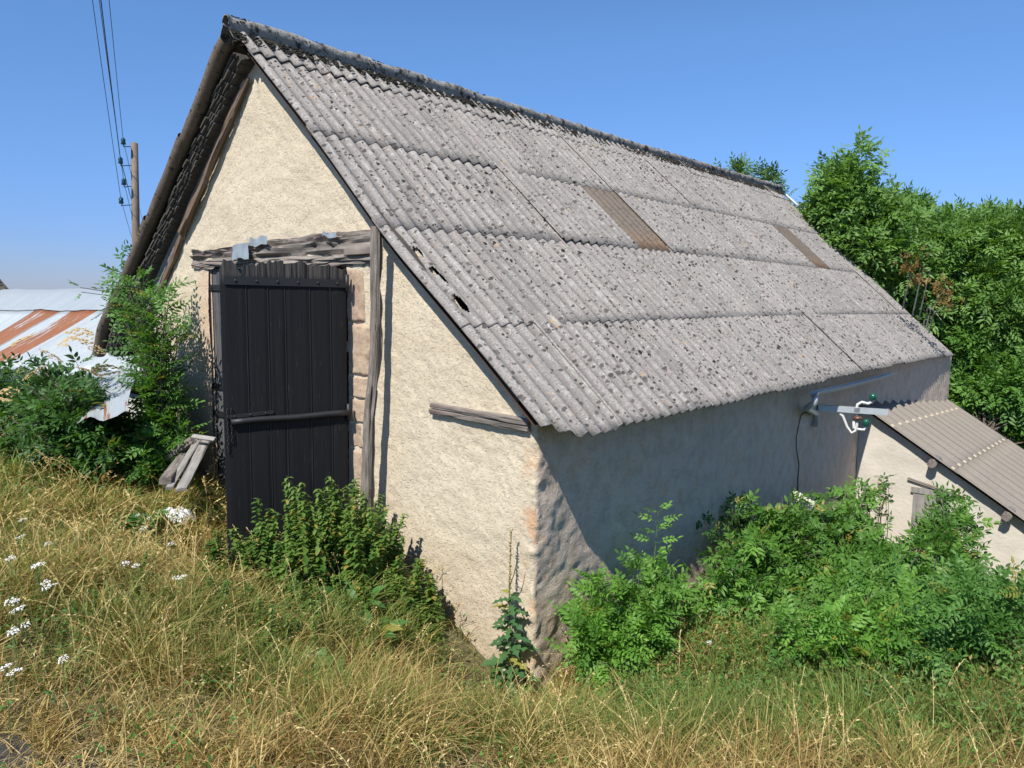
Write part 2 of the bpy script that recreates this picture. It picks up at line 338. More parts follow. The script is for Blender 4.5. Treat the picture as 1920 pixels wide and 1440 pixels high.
def ridge_mat():
    m, t, b = M('mossy_ridge'); v = coord(t); n = nz(t, v, 7, 5, .75); f = nz(t, v, 34, 4, .7)
    c = mix(t, f, (.20, .19, .175), (.36, .35, .32)); c = mix(t, ramp(t, n, [(.40, 1.), (.50, 0.)]), c, (.028, .026, .02))
    g_ = N(t, 'ShaderNodeSeparateXYZ'); ge = N(t, 'ShaderNodeNewGeometry'); t.links.new(ge.outputs['Normal'], g_.inputs[0])
    setc(t, b, c); b.inputs['Roughness'].default_value = .95; bump(t, b, math_(t, 'ADD', n, f), .7, .012); return m
MT = dict(
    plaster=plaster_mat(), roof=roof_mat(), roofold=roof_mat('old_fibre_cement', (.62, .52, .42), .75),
    oak=wood_mat('weathered_oak', (.14, .118, .10), (.30, .265, .23), (.19, .135, .115), 1.0),
    greywood=wood_mat('grey_timber', (.20, .185, .17), (.36, .34, .31), (.27, .25, .23), .5),
    darkwood=wood_mat('dark_timber', (.045, .036, .028), (.10, .082, .066), (.06, .045, .035)),
    brownwood=wood_mat('brown_branch', (.13, .085, .055), (.24, .17, .12), (.15, .10, .07)),
    leafwood=wood_mat('old_door_timber', (.055, .055, .058), (.14, .14, .145), (.03, .03, .033), .6),
    paint=paint_mat(), iron=simple('painted_iron', (.016, .016, .018), .5, 0, .3, 20, .4, .004),
    zinc=zinc_mat('zinc_sheet'), rust=zinc_mat('rusty_zinc', .75), galv=simple('galvanised_steel', (.50, .53, .54), .45, .35, .15, 12, .1),
    stone=stone_mat(), rubble=simple('white_rubble', (.55, .53, .49), .9, 0, .25, 14, .8, .01),
    moss=simple('dark_moss', (.030, .027, .018), .98, 0, .6, 40, .8, .01),
    ridge=ridge_mat(),
    annexwall=simple('pale_render', (.56, .51, .43), .95, 0, .16, 3.0, .7, .012),
    glass=simple('green_glass', (.012, .11, .065), .12, 0, .1, 4, 0), blueglass=simple('blue_glass', (.01, .055, .08), .15, 0, .1, 4, 0),
    cable=simple('white_cable', (.62, .61, .58), .5, 0, .1, 8, .1), wire=simple('dark_wire', (.03, .03, .032), .5, 0, .1, 8, 0),
    polewood=wood_mat('pole_timber', (.17, .13, .095), (.27, .215, .16), (.20, .15, .11), .4),
    ground=ground_mat(), white=simple('white_plastic', (.78, .80, .84), .5, 0, .06, 5, .2),
    slate=simple('old_slate', (.075, .068, .060), .9, 0, .5, 7, .8, .012), asphalt=simple('asphalt', (.075, .073, .072), .95, 0, .4, 60, .9, .008),
    bark=simple('bark', (.12, .10, .075), .9, 0, .35, 12, .8, .02), stem=simple('green_stem', (.10, .15, .05), .6, 0, .3, 14, .2),
    palestem=simple('pale_stem', (.26, .36, .12), .6, 0, .2, 10, .2), cap=simple('cream_cap', (.60, .52, .38), .5, 0, .05, 5, 0), petal=simple('white_petals', (.80, .80, .76), .8, 0, .06, 30, .2),
    yellow=simple('yellow_petals', (.78, .52, .02), .7, 0, .12, 30, .2), umbel=simple('faded_umbel', (.46, .33, .15), .9, 0, .2, 30, .3),
    creamumbel=simple('cream_umbel', (.60, .60, .42), .9, 0, .2, 30, .3), lead=simple('lead_flashing', (.30, .35, .38), .5, .2, .3, 9, .3),
    terracotta=simple('brown_porcelain', (.11, .055, .04), .35, 0, .2, 8, .1), black=simple('brown_lining', (.075, .038, .024), .9, 0, .2, 5, .1),
    elder=leaf_mat('elder_leaf', (.085, .215, .036), (.19, .37, .065)), ash=leaf_mat('ash_leaf', (.10, .245, .036), (.21, .41, .065)),
    darkelder=leaf_mat('dark_elder_leaf', (.040, .105, .025), (.10, .22, .045)), robinia=leaf_mat('sapling_leaf', (.075, .19, .035), (.15, .31, .065)),
    lettuce=leaf_mat('lettuce_leaf', (.045, .125, .045), (.08, .18, .055), True, .2, .55), dock=leaf_mat('dock_leaf', (.055, .15, .03), (.09, .21, .05), True, .25),
    leafcol=leaf_mat('foliage', (0, 0, 0), (0, 0, 0), False, .33), grass=leaf_mat('grass_blades', (0, 0, 0), (0, 0, 0), False, .28, .6),
)
def brownpane():
    m, t, b = M('brown_polyester'); v = coord(t, 'UV'); n = nz(t, v, 2.2, 5, .65); f = nz(t, v, 18, 4, .7)
    s = sepz(t, v)
    c = mix(t, n, (.125, .100, .076), (.18, .145, .11))
    dn = math_(t, 'MULTIPLY', math_(t, 'SUBTRACT', 3.15, s[1]), 1.6, True)
    c = mix(t, math_(t, 'MULTIPLY', dn, ramp(t, n, [(.4, .3), (.6, 1.)])), c, (.20, .115, .05))
    c = mix(t, ramp(t, f, [(.35, .6), (.5, 0.)]), c, (.05, .04, .03)); setc(t, b, c)
    b.inputs['Roughness'].default_value = .45; bump(t, b, f, .3, .004); return m
def annexroof():
    m, t, b = M('beige_bitumen_sheet'); v = coord(t, 'UV', (3, .6, 1)); n = nz(t, v, 1.5, 5, .6)
    c = mix(t, n, (.215, .185, .15), (.275, .24, .195)); c = mix(t, ramp(t, nz(t, coord(t), 22, 4), [(.35, .3), (.5, 0.)]), c, (.15, .125, .10))
    setc(t, b, c); b.inputs['Roughness'].default_value = .7; bump(t, b, nz(t, coord(t), 60), .2, .003); return m
MT['pane'] = brownpane(); MT['annexroof'] = annexroof()

# ------------------------------------------------------------------ ground
_cp = np.array([
    (3.45, -4.7, 1.70), (1.6, -5.5, 1.70), (5.5, -3.0, 1.62), (1.45, -2.45, 1.20), (1.0, -1.8, .86), (3.1, -0.9, 1.08), (2.2, -.4, .62), (-.25, -3.75, 1.42), (0.3, -1.0, .27), (-.15, -.4, -.06), (-.34, .15, -.16),
    (-.8, .1, .08), (-1.3, .1, .34), (-2.0, .1, .52), (-2.8, .0, .60), (-3.1, -1.0, .58), (-3.4, -1.5, .70), (-5.4, .1, .80), (-7.2, 0, .85), (-2.5, -2.3, 1.10), (-1.0, -1.2, .66), (-.6,-.5,.20),
    (-5, -1.5, .93), (-5, -4, 1.35), (-9, -2, 1.0), (-12, 1, .9), (-16, 3, .9), (-14, -6, 1.5), (-22, 8, .6), (.6, 1.2, .12), (-.2, 2.5, -.3), (-.2, 6, -.85), (1.6, 9.2, -1.45),
    (1.6, 3.2, -.15), (3.2, 2.4, .42), (1.2, .8, .10), (4.5, 5, .2), (3.2, 6, -.75), (4.6, 9, -1.1), (0, 13, -1.9), (2, 17, -2.4), (-5, 20, -2.2), (8, 14, -1.8), (8, 4, .9), (9, -4, 1.6), (-10, 12, -.5), (-20, 25, -2.5), (14, 26, -4), (30, 0, 0), (0, 45, -6), (-45, 10, -1), (-45, -20, 1), (40, 40, -8), (0, -30, 1.7)])
def _phi(r): return r
_D = np.linalg.norm(_cp[:, None, :2] - _cp[None, :, :2], axis=-1)
_A = np.zeros((len(_cp) + 3,) * 2); _A[:len(_cp), :len(_cp)] = _phi(_D) + np.eye(len(_cp)) * .02; _P = np.c_[np.ones(len(_cp)), _cp[:, :2]]
_A[:len(_cp), len(_cp):] = _P; _A[len(_cp):, :len(_cp)] = _P.T
_w = np.linalg.solve(_A, np.r_[_cp[:, 2], 0, 0, 0])
def gz(x, y):
    x = np.asarray(x, float); y = np.asarray(y, float)
    sh = x.shape; q = np.stack([x.ravel(), y.ravel()], -1); out = np.zeros(len(q))
    for a in range(0, len(q), 40000):
        k = q[a:a + 40000]; r = np.linalg.norm(k[:, None] - _cp[None, :, :2], axis=-1)
        out[a:a + 40000] = r @ _w[:-3] + _w[-3] + k @ _w[-2:]
    out = out.reshape(sh)
    far = np.clip((np.hypot(x, y) - 32) / 25, 0, 1); out = out * (1 - far) + far * -5
    return out + (noise(np.stack([x * 1.3, y * 1.3, x * 0], -1), 3) * .03 + noise(np.stack([x * 4, y * 4, x * 0], -1), 5) * .012) * (1 - far)
def G(x, y): return float(gz(np.array([x]), np.array([y]))[0])
def ground_hit(u, v):
    d = ray(u, v); t = np.arange(1.5, 40, .03); P = CAM + d * t[:, None]; z = gz(P[:, 0], P[:, 1])
    k = np.argmax(P[:, 2] < z); return P[k]
def _ax(c, lim):
    a = np.concatenate([np.arange(-8, 8, .16), 8 * 1.12 ** np.arange(0, 42)]); a = np.unique(np.concatenate([a, -8 * 1.12 ** np.arange(0, 42)])); return a[np.abs(a) < lim] + c
gx, gy = _ax(-2, 900), _ax(0, 900)
GX, GY = np.meshgrid(gx, gy, indexing='ij'); GZ = gz(GX, GY)
g = link('ground', mesh('ground', np.stack([GX, GY, GZ], -1).reshape(-1, 3), grid_faces(len(gx), len(gy)), MT['ground'], True)); tag(g, kind='structure')
# the road verge: worn asphalt edge just below the camera
px = np.linspace(-9, 6, 120); pv = np.linspace(0, 1, 14)
A, B = np.meshgrid(px, pv, indexing='ij')
edge = -3.62 - .42 * (A + 1.0) * 0.0
YY = -3.35 + .62 * (A + .6) * .55 - B * 6 + fbm(np.stack([A * 1.5, A * 0, A * 0], -1), 3, 9) * .22
g = link('road', mesh('road', np.stack([A, YY, gz(A, YY) + .006 - .05 * (B == 0)], -1).reshape(-1, 3), grid_faces(len(px), len(pv), 0, True), MT['asphalt'], True)); tag(g, kind='structure')

# ------------------------------------------------------------------ barn
XW, YW, L = -.336, .2, 15.36
TH = .732; CT, ST = math.cos(TH), math.sin(TH); EZ = 2.187; SR = 5.80
XA, ZA = -SR * CT, EZ + SR * ST                     # ridge axis
def roof_pt(s, y, n=0.0):
    """point on the right slope: s metres up from the eave, y along, n off the surface"""
    s = np.asarray(s, float); y = np.asarray(y, float)
    dn = -.055 * np.exp(-((s - 2.5) / 1.0) ** 2) * np.exp(-y / 2.5) + fbm(np.stack([s * .5, y * .45, s * 0], -1), 2, 21) * .006
    dz = -.13 * (y / L) ** 3 * (1 - s / SR)
    nn = dn + n
    return np.stack([-s * CT + nn * ST, y, EZ + s * ST + nn * CT + dz], -1)
_LP = np.array([(-4.31, 6.06), (-4.56, 5.90), (-5.20, 5.27), (-5.67, 4.84), (-6.98, 3.60), (-7.93, 2.76), (-8.12, 2.42)])
_LS = np.r_[0, np.cumsum(np.linalg.norm(np.diff(_LP, axis=0), axis=1))]
def left_pt(s, y, n=0.0):
    """left slope: s metres DOWN from the ridge"""
    s = np.asarray(s, float); x = np.interp(s, _LS, _LP[:, 0]); z = np.interp(s, _LS, _LP[:, 1])
    return np.stack([x - .69 * n, y + 0 * x, z + .72 * n], -1)
barn = empty('barn', (XW, YW, 0), 'old stone barn with cream rendered gable and grey lichen covered corrugated roof', 'barn')

# --- walls: one rough rendered skin going round the corner
def wall_skin():
    Vs = []; Fs = []; n0 = 0
    def top(x, y):
        if y <= YW + .01:
            zr = EZ + (-x) * ST / CT - .06
            zl = np.interp(-x, -_LP[:, 0], _LP[:, 1]) - .10
            return min(zr, zl if x < XA else 99)
        return EZ + (-x) * ST / CT - .05 - .13 * (y / L) ** 3
    def patch(cols, z0, rows):
        nonlocal n0
        P = []
        for (x, y, nx, ny) in cols:
            zt = top(x, y); zz = np.linspace(z0(x, y), zt, rows)
            P.append(np.stack([np.full(rows, x), np.full(rows, y), zz, np.full(rows, nx), np.full(rows, ny)], -1))
        P = np.array(P); X = P[..., :3]
        sideness = np.clip(P[..., 3], 0, 1)
        d = fbm(X * 1.6, 2, 1) * .016 + fbm(X * 7, 3, 4) * .006 + fbm(X * 20, 2, 8) * .005
        rough = np.exp(-np.abs(X[..., 1] - .3) / 1.8) * sideness
        d = d + rough * (fbm(X * 4.5, 4, 12, .6) * .007 + np.minimum(0, fbm(X * 3.6, 3, 14) + .30) * .012 + fbm(X * 11, 2, 15) * .004)
        cdist = np.hypot(X[..., 0] - XW, X[..., 1] - YW)
        d = d + np.exp(-(cdist / .12) ** 2) * (fbm(X * 11, 3, 31) * .013 - .004)
        X = X.copy(); X[..., 0] += P[..., 3] * d; X[..., 1] += P[..., 4] * d
        Vs.append(X.reshape(-1, 3)); Fs.append(grid_faces(len(cols), rows, n0)); n0 += len(cols) * rows
    gb = lambda x, y: -.35 if x > -3 else .2
    xs1 = np.arange(-7.07, -5.44, .035); xs2 = np.linspace(-5.49, -2.72, 72); xs3 = np.arange(-2.77, XW - .05, .03)
    patch([(x, YW, 0, -1) for x in xs1] , gb, 130)
    patch([(x, YW, 0, -1) for x in xs2], lambda x, y: 3.60, 70)
    cols = [(x, YW, 0, -1) for x in xs3]
    for a in np.linspace(0, 90, 6):
        a = R(a); cols.append((XW - .05 + .05 * math.sin(a), YW + .05 - .05 * math.cos(a), math.sin(a), -math.cos(a)))
    ys = np.concatenate([np.arange(.28, 3.2, .03), np.arange(3.2, 10, .06), np.linspace(10, L - .02, 60)])
    cols += [(XW + .28 * min(1, max(0, (y - 9.6) / 5.2)), y, 1, 0) for y in ys]
    patch(cols, lambda x, y: -.35 - max(0, y - .5) * .19, 150)
    return mesh('wall', np.concatenate(Vs), np.concatenate(Fs), MT['plaster'], True)
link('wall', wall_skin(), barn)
mb = MB()  # the walls out of sight: far gable, left wall and the thickness behind the opening
for p, q in (((-7.05, 0.26), (-7.05, L - .1)), ((-7.05, L - .1), (XW, L - .1))):
    x0, y0 = p; x1, y1 = q
    pts = [(x0, y0, -3), (x1, y1, -3), (x1, y1, 2.3), (x0, y0, 2.3)]
    mb.add(pts, [(0, 1, 2, 3)])
mb.add([(-7.05, L - .1, 2.3), (XW, L - .1, 2.3), (XA, L - .1, 5.85)], [(0, 1, 2)])
mb.box((0, 0, 0), (1, 0, 0), (0, 1, 0), (0, 0, 1), (-2.78, .235, -.2), (-2.5, .75, 3.6))
mb.box((0, 0, 0), (1, 0, 0), (0, 1, 0), (0, 0, 1), (-5.75, .235, -.2), (-5.42, .75, 3.6))
mb.box((0, 0, 0), (1, 0, 0), (0, 1, 0), (0, 0, 1), (-5.75, .235, 3.64), (-2.5, .75, 3.9))
mb.build('inner_wall', MT['plaster'], barn)

# --- right slope: every sheet is a part
def corr_sheet(fn, s0, s1, y0, y1, mat, name, parent, ns=8, per=10, A=.025, P=.177, th=.008, lift=(0, .014), phase=0, hole=None, cut=None, skew=0, smooth=True, sl_=0):
    ncol = max(3, int(round((y1 - y0) / P * per)) + 1)
    s = np.linspace(s0, s1, ns); y = np.linspace(y0, y1, ncol)
    SS, Y = np.meshgrid(s, y, indexing='ij')
    k = (SS - s0) / (s1 - s0)
    prof = A * np.cos(2 * math.pi * (Y - phase) / P)
    n = prof + lift[0] * k + lift[1] * (1 - k) + sl_ * (1 - (Y - y0) / (y1 - y0))
    if cut: SS = cut(SS, Y, k)
    Yw = Y + skew * (k - .5)
    Vt = fn(SS, Yw, n).reshape(-1, 3); Vb = fn(SS, Yw, n - th).reshape(-1, 3)
    uv = np.stack([Yw, SS], -1).reshape(-1, 2)
    F = grid_faces(ns, ncol)
    m = np.ones(len(F), bool)
    if hole is not None:
        ce = np.stack([SS, Yw], -1).reshape(-1, 2)[F].mean(1); m = ~hole(ce[:, 0], ce[:, 1])
    Ft = F[m]; nV = len(Vt); Fb = Ft[:, ::-1] + nV
    E = {}
    for f in Ft:
        for a, b in zip(f, np.roll(f, -1)): E[(a, b)] = 1
    side = [(b, a, a + nV, b + nV) for (a, b) in E if (b, a) not in E]
    Fall = np.concatenate([Ft, Fb, np.array(side)])
    me = mesh(name, np.concatenate([Vt, Vb]), Fall, mat, smooth, np.concatenate([uv, uv]))
    sh = np.ones(len(me.polygons), bool); sh[len(Ft) * 2:] = False; me.polygons.foreach_set('use_smooth', sh)
    return link(name, me, parent)
SEAM, SW = .90, .885
lines = [0, 1.285, 2.635, 3.985, 5.335, 5.74]
rr = random.Random(5)
seams = [-.04] + [SEAM + k * SW for k in range(17)]; seams[-1] = min(seams[-1], L)
def hole_fn(s, y):
    n = noise(np.stack([s * 9, y * 16, s * 0], -1), 77) * .35
    o = np.zeros(s.shape, bool)
    for (cs, cy, a, b) in ((2.27, .175, .075, .030), (2.02, .18, .06, .028), (1.90, .20, .08, .026), (1.58, .17, .14, .030)):
        o |= ((s - cs) / a) ** 2 + ((y - cy) / b) ** 2 < 1 + n
    return o
for r_ in range(5):
    for c_ in range(len(seams) - 1):
        y0 = seams[c_] + (rr.random() - .5) * .012; y1 = seams[c_ + 1] + .07
        if y0 > L - .2: continue
        y1 = min(y1, L + .1)
        s0 = lines[r_] - .02 * (rr.random() - .5) * (1.5 if r_ == 0 else .6); s1 = lines[r_ + 1] + .13
        if r_ == 4: s1 = lines[5]
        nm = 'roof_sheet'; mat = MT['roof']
        if r_ == 2 and c_ in (5, 13):
            nm = 'rooflight_sheet'; mat = MT['pane']
        hole = hole_fn if (r_ == 1 and c_ == 0) else None
        cut = None
        if r_ == 0 and c_ == 0:
            cut = lambda SS, Y, k: SS + np.clip(.30 - (Y + .04), 0, 1) * .62 * (1 - k) ** 2 + .02 * noise(np.stack([Y * 25, Y * 0, Y * 0], -1), 5) * (1 - k)
        nsg = 56 if hole else (12 if r_ < 2 else 8)
        per = 20 if hole else (12 if y0 < 6 else 8)
        li = (.009 + rr.random() * .007) * (1 if c_ < 5 else .45) + (.012 if (c_ + r_) % 5 == 0 and c_ < 4 else 0)
        sk = (rr.random() - .5) * .012
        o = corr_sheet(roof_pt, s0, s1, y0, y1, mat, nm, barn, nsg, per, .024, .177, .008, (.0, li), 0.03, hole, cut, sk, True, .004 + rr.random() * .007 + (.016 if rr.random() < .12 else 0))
        if nm == 'rooflight_sheet': o['label'] = 'translucent brown corrugated rooflight sheet'
# boards closing the roof from inside (brown wood lining seen through the broken sheet)
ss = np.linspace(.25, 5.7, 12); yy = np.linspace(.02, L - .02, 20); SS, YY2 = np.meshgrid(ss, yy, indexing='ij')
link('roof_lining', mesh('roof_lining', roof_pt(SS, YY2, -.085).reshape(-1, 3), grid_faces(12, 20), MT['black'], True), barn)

# --- moss cushions on the crests (uncountable)
ico = []
for lat, n_ in ((0, 7), (.55, 6)):
    for k in range(n_): ico.append((math.cos(6.283 * k / n_ + lat) * math.cos(lat * 1.4), math.sin(6.283 * k / n_ + lat) * math.cos(lat * 1.4), math.sin(lat * 1.4) * .8))
ico.append((0, 0, .95)); ico = np.array(ico)
icf = []
for k in range(7): icf.append((k, (k + 1) % 7, 7 + (k * 6 // 7) % 6))
for k in range(6): icf.append((7 + k, 7 + (k + 1) % 6, 13)); icf.append((7 + (k + 1) % 6, 7 + k, (k * 7 // 6 + 1) % 7))
icf = np.array(icf)
NM = 11000
ms = rng.uniform(.05, 5.6, NM); my = rng.uniform(0.05, L, NM)
keep = (fbm(np.stack([ms * 1.2, my * 1.2, ms * 0], -1), 3, 55) + rng.uniform(-.8, .8, NM) > -.15) & ~((ms > 2.6) & (ms < 4) & (((my > 4.44) & (my < 5.33)) | ((my > 11.5) & (my < 12.5)))) & ~((ms < 2.7) & (ms > 1.3) & (my < .9) & (rng.random(NM) < .7))
ms, my = ms[keep], my[keep]; prof = .024 * np.cos(2 * math.pi * (my - .03) / .177)
mp = roof_pt(ms, my, prof + .006); nsz = np.where(rng.random(len(ms)) < .08, rng.uniform(.018, .028, len(ms)), rng.uniform(.007, .016, len(ms)))
tn = np.tile(V3(ST, 0, CT), (len(ms), 1)); td = np.tile(V3(-CT, 0, ST), (len(ms), 1)); tx = np.tile(V3(0, 1, 0), (len(ms), 1))
ang = rng.uniform(0, 6.28, len(ms))[:, None]; a1 = tx * np.cos(ang) * 1. + td * np.sin(ang); a2 = -tx * np.sin(ang) + td * np.cos(ang)
mv, mf = scatter(ico, icf, mp, a1, a2 * 1.35, tn * .5, nsz)
tag(link('moss_cushion', mesh('moss_cushion', mv, mf, MT['moss'], True), barn), kind='stuff')

# --- ridge caps
def ridge_piece(y0, y1, seed):
    prof = []
    for k in range(15):
        a = R(-62) + R(304) * k / 14; prof.append((math.sin(a - R(90)) * 0, 0))
    prof = []
    rad = .068
    prof.append((.20 * CT, -.20 * ST - .02)); prof.append((.13 * CT, -.13 * ST - .005)); prof.append((.05, -.05))
    for k in range(12):
        a = R(-35) + R(250) * k / 11; prof.append((rad * math.cos(a), .025 + rad * math.sin(a)))
    prof.append((-.085, -.045)); prof.append((-.17 * .7, -.17 * .7 + .0)); prof.append((-.27 * .7, -.27 * .7 - .02))
    prof = np.array(prof); ny = 14; y = np.linspace(y0, y1, ny)
    sc = np.linspace(1.0, 1.10, ny)[:, None]
    X = np.zeros((ny, len(prof), 3)); X[..., 0] = XA + prof[None, :, 0] * sc; X[..., 2] = ZA + .045 + prof[None, :, 1] * sc; X[..., 1] = y[:, None]
    X[..., 2] += np.interp(y, [0, 4, 8, 12, 16], [0, -.015, -.03, -.015, .01])[:, None]
    d = fbm(X * 6, 3, seed) * .014
    X[..., 2] += d; X[..., 0] += d * .6
    X[:, :2, 2] += noise(np.stack([X[:, :2, 1] * 14, X[:, :2, 0], X[:, :2, 0]], -1), seed + 3) * .02
    V = X.reshape(-1, 3); n = len(V); F = grid_faces(ny, len(prof)); B = V.copy(); B[:, 2] -= .012
    Fb = F[:, ::-1] + n; m_ = len(prof)
    rim = [(k + 1, k, k + n, k + 1 + n) for k in range(m_ - 1)] + [((ny - 1) * m_ + k, (ny - 1) * m_ + k + 1, (ny - 1) * m_ + k + 1 + n, (ny - 1) * m_ + k + n) for k in range(m_ - 1)]
    me = mesh('ridge_cap', np.concatenate([V, B]), np.concatenate([F, Fb, np.array(rim)]), MT['ridge'], True); me.materials.append(MT['moss'])
    mi = np.zeros(len(me.polygons), np.int32); col_ = np.arange(len(F)) % (len(prof) - 1); mi[:len(F)][(col_ < 3) | (col_ > 13)] = 1; me.polygons.foreach_set('material_index', mi); return me
yk = -.14
k = 0
while yk < L:
    link('ridge_cap', ridge_piece(yk, min(yk + 1.0, L + .08), 60 + k), barn); yk += .93; k += 1
# black moss tufts along the ridge
NM = 5200; my = rng.uniform(-.1, L, NM); th_ = np.where(rng.random(NM) < .55, rng.uniform(-.1, .6, NM), rng.uniform(1.1, 2.3, NM))
rx = XA + .066 * np.cos(th_); rz = ZA + .066 + .066 * np.sin(th_) + np.interp(my, [0, 4, 8, 12, 16], [0, -.015, -.03, -.015, .01])
low = rng.random(NM) < .6; rs = rng.uniform(5.54, 5.72, NM); lp = roof_pt(rs, my, .03)
mp = np.where(low[:, None], lp, np.stack([rx, my, rz], -1))
keep = fbm(np.stack([my * 2.2, rx * 3, rz], -1), 3, 17) + rng.uniform(-.5, .5, NM) > np.where(low, -.3, np.where(th_ > 1, .1, .75))
mp = mp[keep]; k_ = len(mp); ang = rng.uniform(0, 6.28, k_)
a1 = np.stack([np.cos(ang), np.sin(ang), ang * 0], -1); a2 = np.stack([-np.sin(ang), np.cos(ang), ang * 0], -1); a3 = np.tile(V3(0, 0, 1), (k_, 1))
mv, mf = scatter(ico, icf, mp, a1, a2, a3 * .8, rng.uniform(.010, .026, k_))
tag(link('ridge_moss', mesh('ridge_moss', mv, mf, MT['moss'], True), barn), kind='stuff')

# --- left slope: verge seen from below
smax = _LS[-1]
ls = [0.10, 1.45, 2.75, 4.1, smax]
for k in range(4):
    for c_, (y0, y1) in enumerate(((-.02, .78), (.72, 3.6), (3.5, 7.5), (7.4, 11.5), (11.4, L + .05))):
        fn = lambda s, y, n: left_pt(s, y, n)
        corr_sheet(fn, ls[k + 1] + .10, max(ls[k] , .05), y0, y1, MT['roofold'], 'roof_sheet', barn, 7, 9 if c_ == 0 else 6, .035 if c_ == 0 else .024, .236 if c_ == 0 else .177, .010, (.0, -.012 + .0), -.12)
for k in range(4):
    a_, b__ = (ls[k] if k else .12), ls[k + 1] + .06
    m = MB(); n_ = 10; P_ = [left_pt(a_ + (b__ - a_) * q / n_, -.06, -.05 + .018 * (1 - q / n_)) for q in range(n_ + 1)]
    m.tube(P_, [.098 - .014 * q / n_ + .004 * math.sin(q + k) for q in range(n_ + 1)], 18, False, .85); m.build('verge_roll', MT['roofold'], barn, True)
# stacked old slates under the verge
rr = random.Random(3); s = .18
while s < smax - .25:
    dl = rr.uniform(.045, .085); m = MB(); o = left_pt(s, 0, -.150 - .05 * s / smax - rr.random() * .02); d = left_pt(s + .2, 0) - left_pt(s, 0); d = d / np.linalg.norm(d)
    nrm = V3(-.69, 0, .72); dd = d * math.cos(.12) + nrm * math.sin(.12)
    for q in range(4):
        m.box(o - nrm * (.026 * q) + V3(0, -.03 + .022 * q + rr.uniform(-.015, .015), 0), dd, V3(0, 1, 0), np.cross(dd, V3(0, 1, 0)), (0, 0, -.010), (dl * 2.1, .4, .010))
    m.build('slate', MT['slate'], barn); s += dl * 1.15
def rough_beam(p0, p1, w_, h_, side, mat, name, parent, n=40, gnarl=.012, crack=.008, seed=0, bow=0, taper=(1, 1), wander=0, ks=20):
    p0 = np.asarray(p0, float); p1 = np.asarray(p1, float); t = p1 - p0; Ln = np.linalg.norm(t); t /= Ln
    side = np.asarray(side, float); side = side - t * (side @ t); side /= np.linalg.norm(side); up = np.cross(side, t)
    V = []; uv = []
    T = np.linspace(0, 1, n); ka = np.arange(ks) / ks * 2 * math.pi
    ce = np.sign(np.cos(ka)) * np.abs(np.cos(ka)) ** .55; se = np.sign(np.sin(ka)) * np.abs(np.sin(ka)) ** .55
    for i, q in enumerate(T):
        tp = taper[0] * (1 - q) + taper[1] * q
        c0 = p0 + t * Ln * q + up * bow * math.sin(math.pi * q)
        if wander: c0 = c0 + side * wander * noise(V3(q * Ln * 1.3, 3, 1), seed) + up * wander * noise(V3(q * Ln * 1.3, 9, 1), seed)
        pn = np.stack([ce * 3.1, se * 3.1, np.full(ks, q * Ln * 2.2)], -1); f = 1 + 0 * ce
        d = fbm(pn, 3, seed) * gnarl; pc = np.stack([ka * 5.5, np.full(ks, q * Ln * .9), ka * 0], -1); d = d - np.clip(1 - np.abs(noise(pc, seed + 4)) * 5, 0, 1) * crack - np.clip(1 - np.abs(noise(pc * np.array([2.1, 2.0, 1]), seed + 6)) * 5, 0, 1) * crack * .5
        for a in range(ks):
            V.append(c0 + side * ce[a] * (w_ / 2 * tp + d[a]) + up * se[a] * (h_ / 2 * tp + d[a])); uv.append((ka[a] / 6.28 * (w_ + h_) * 2, q * Ln))
    F = [(i * ks + a, i * ks + (a + 1) % ks, (i + 1) * ks + (a + 1) % ks, (i + 1) * ks + a) for i in range(n - 1) for a in range(ks)]
    F += [tuple(range(ks))[::-1], tuple(range((n - 1) * ks, n * ks))]
    return link(name, mesh(name, V, F, mat, False, uv), parent)
rough_beam(left_pt(.42, YW - .02, -.26), left_pt(smax - .5, YW - .02, -.40), .15, .06, V3(.72, 0, .69), MT['greywood'], 'verge_board', barn, 60, .006, .006, 3)
for a, b, wd in ((.35, 2.6, .07), (2.3, 4.6, .075), (4.3, smax - .7, .07)):
    rough_beam(left_pt(a, YW - .055, -.33 - .03 * a), left_pt(b, YW - .065, -.35 - .03 * b), wd, .07, V3(0, 1, 0), MT['brownwood'], 'verge_pole', barn, 46, .012, .012, int(a * 10), 0, (.7, 1.1), .03, 12)
# right verge: rafter under the sheets
for a, b in ((.62, 3.1), (3.1, 5.5)):
    rough_beam(roof_pt(a, .145, -.085), roof_pt(b, .145, -.085), .07, .11, V3(0, 1, 0), MT['darkwood'], 'verge_rafter', barn, 30, .006, .006, 8)
rough_beam(roof_pt(.5, .06, -.05), roof_pt(5.6, .06, -.05), .022, .07, V3(0, 1, 0), MT['darkwood'], 'verge_batten', barn, 50, .005, .004, 9)
# eave purlin / wall plate in shade
rough_beam((XW + .07, .75, 2.30), (XW + .07, L - .2, 2.20), .10, .09, V3(1, 0, 0), MT['darkwood'], 'wall_plate', barn, 40, .01, .006, 10)

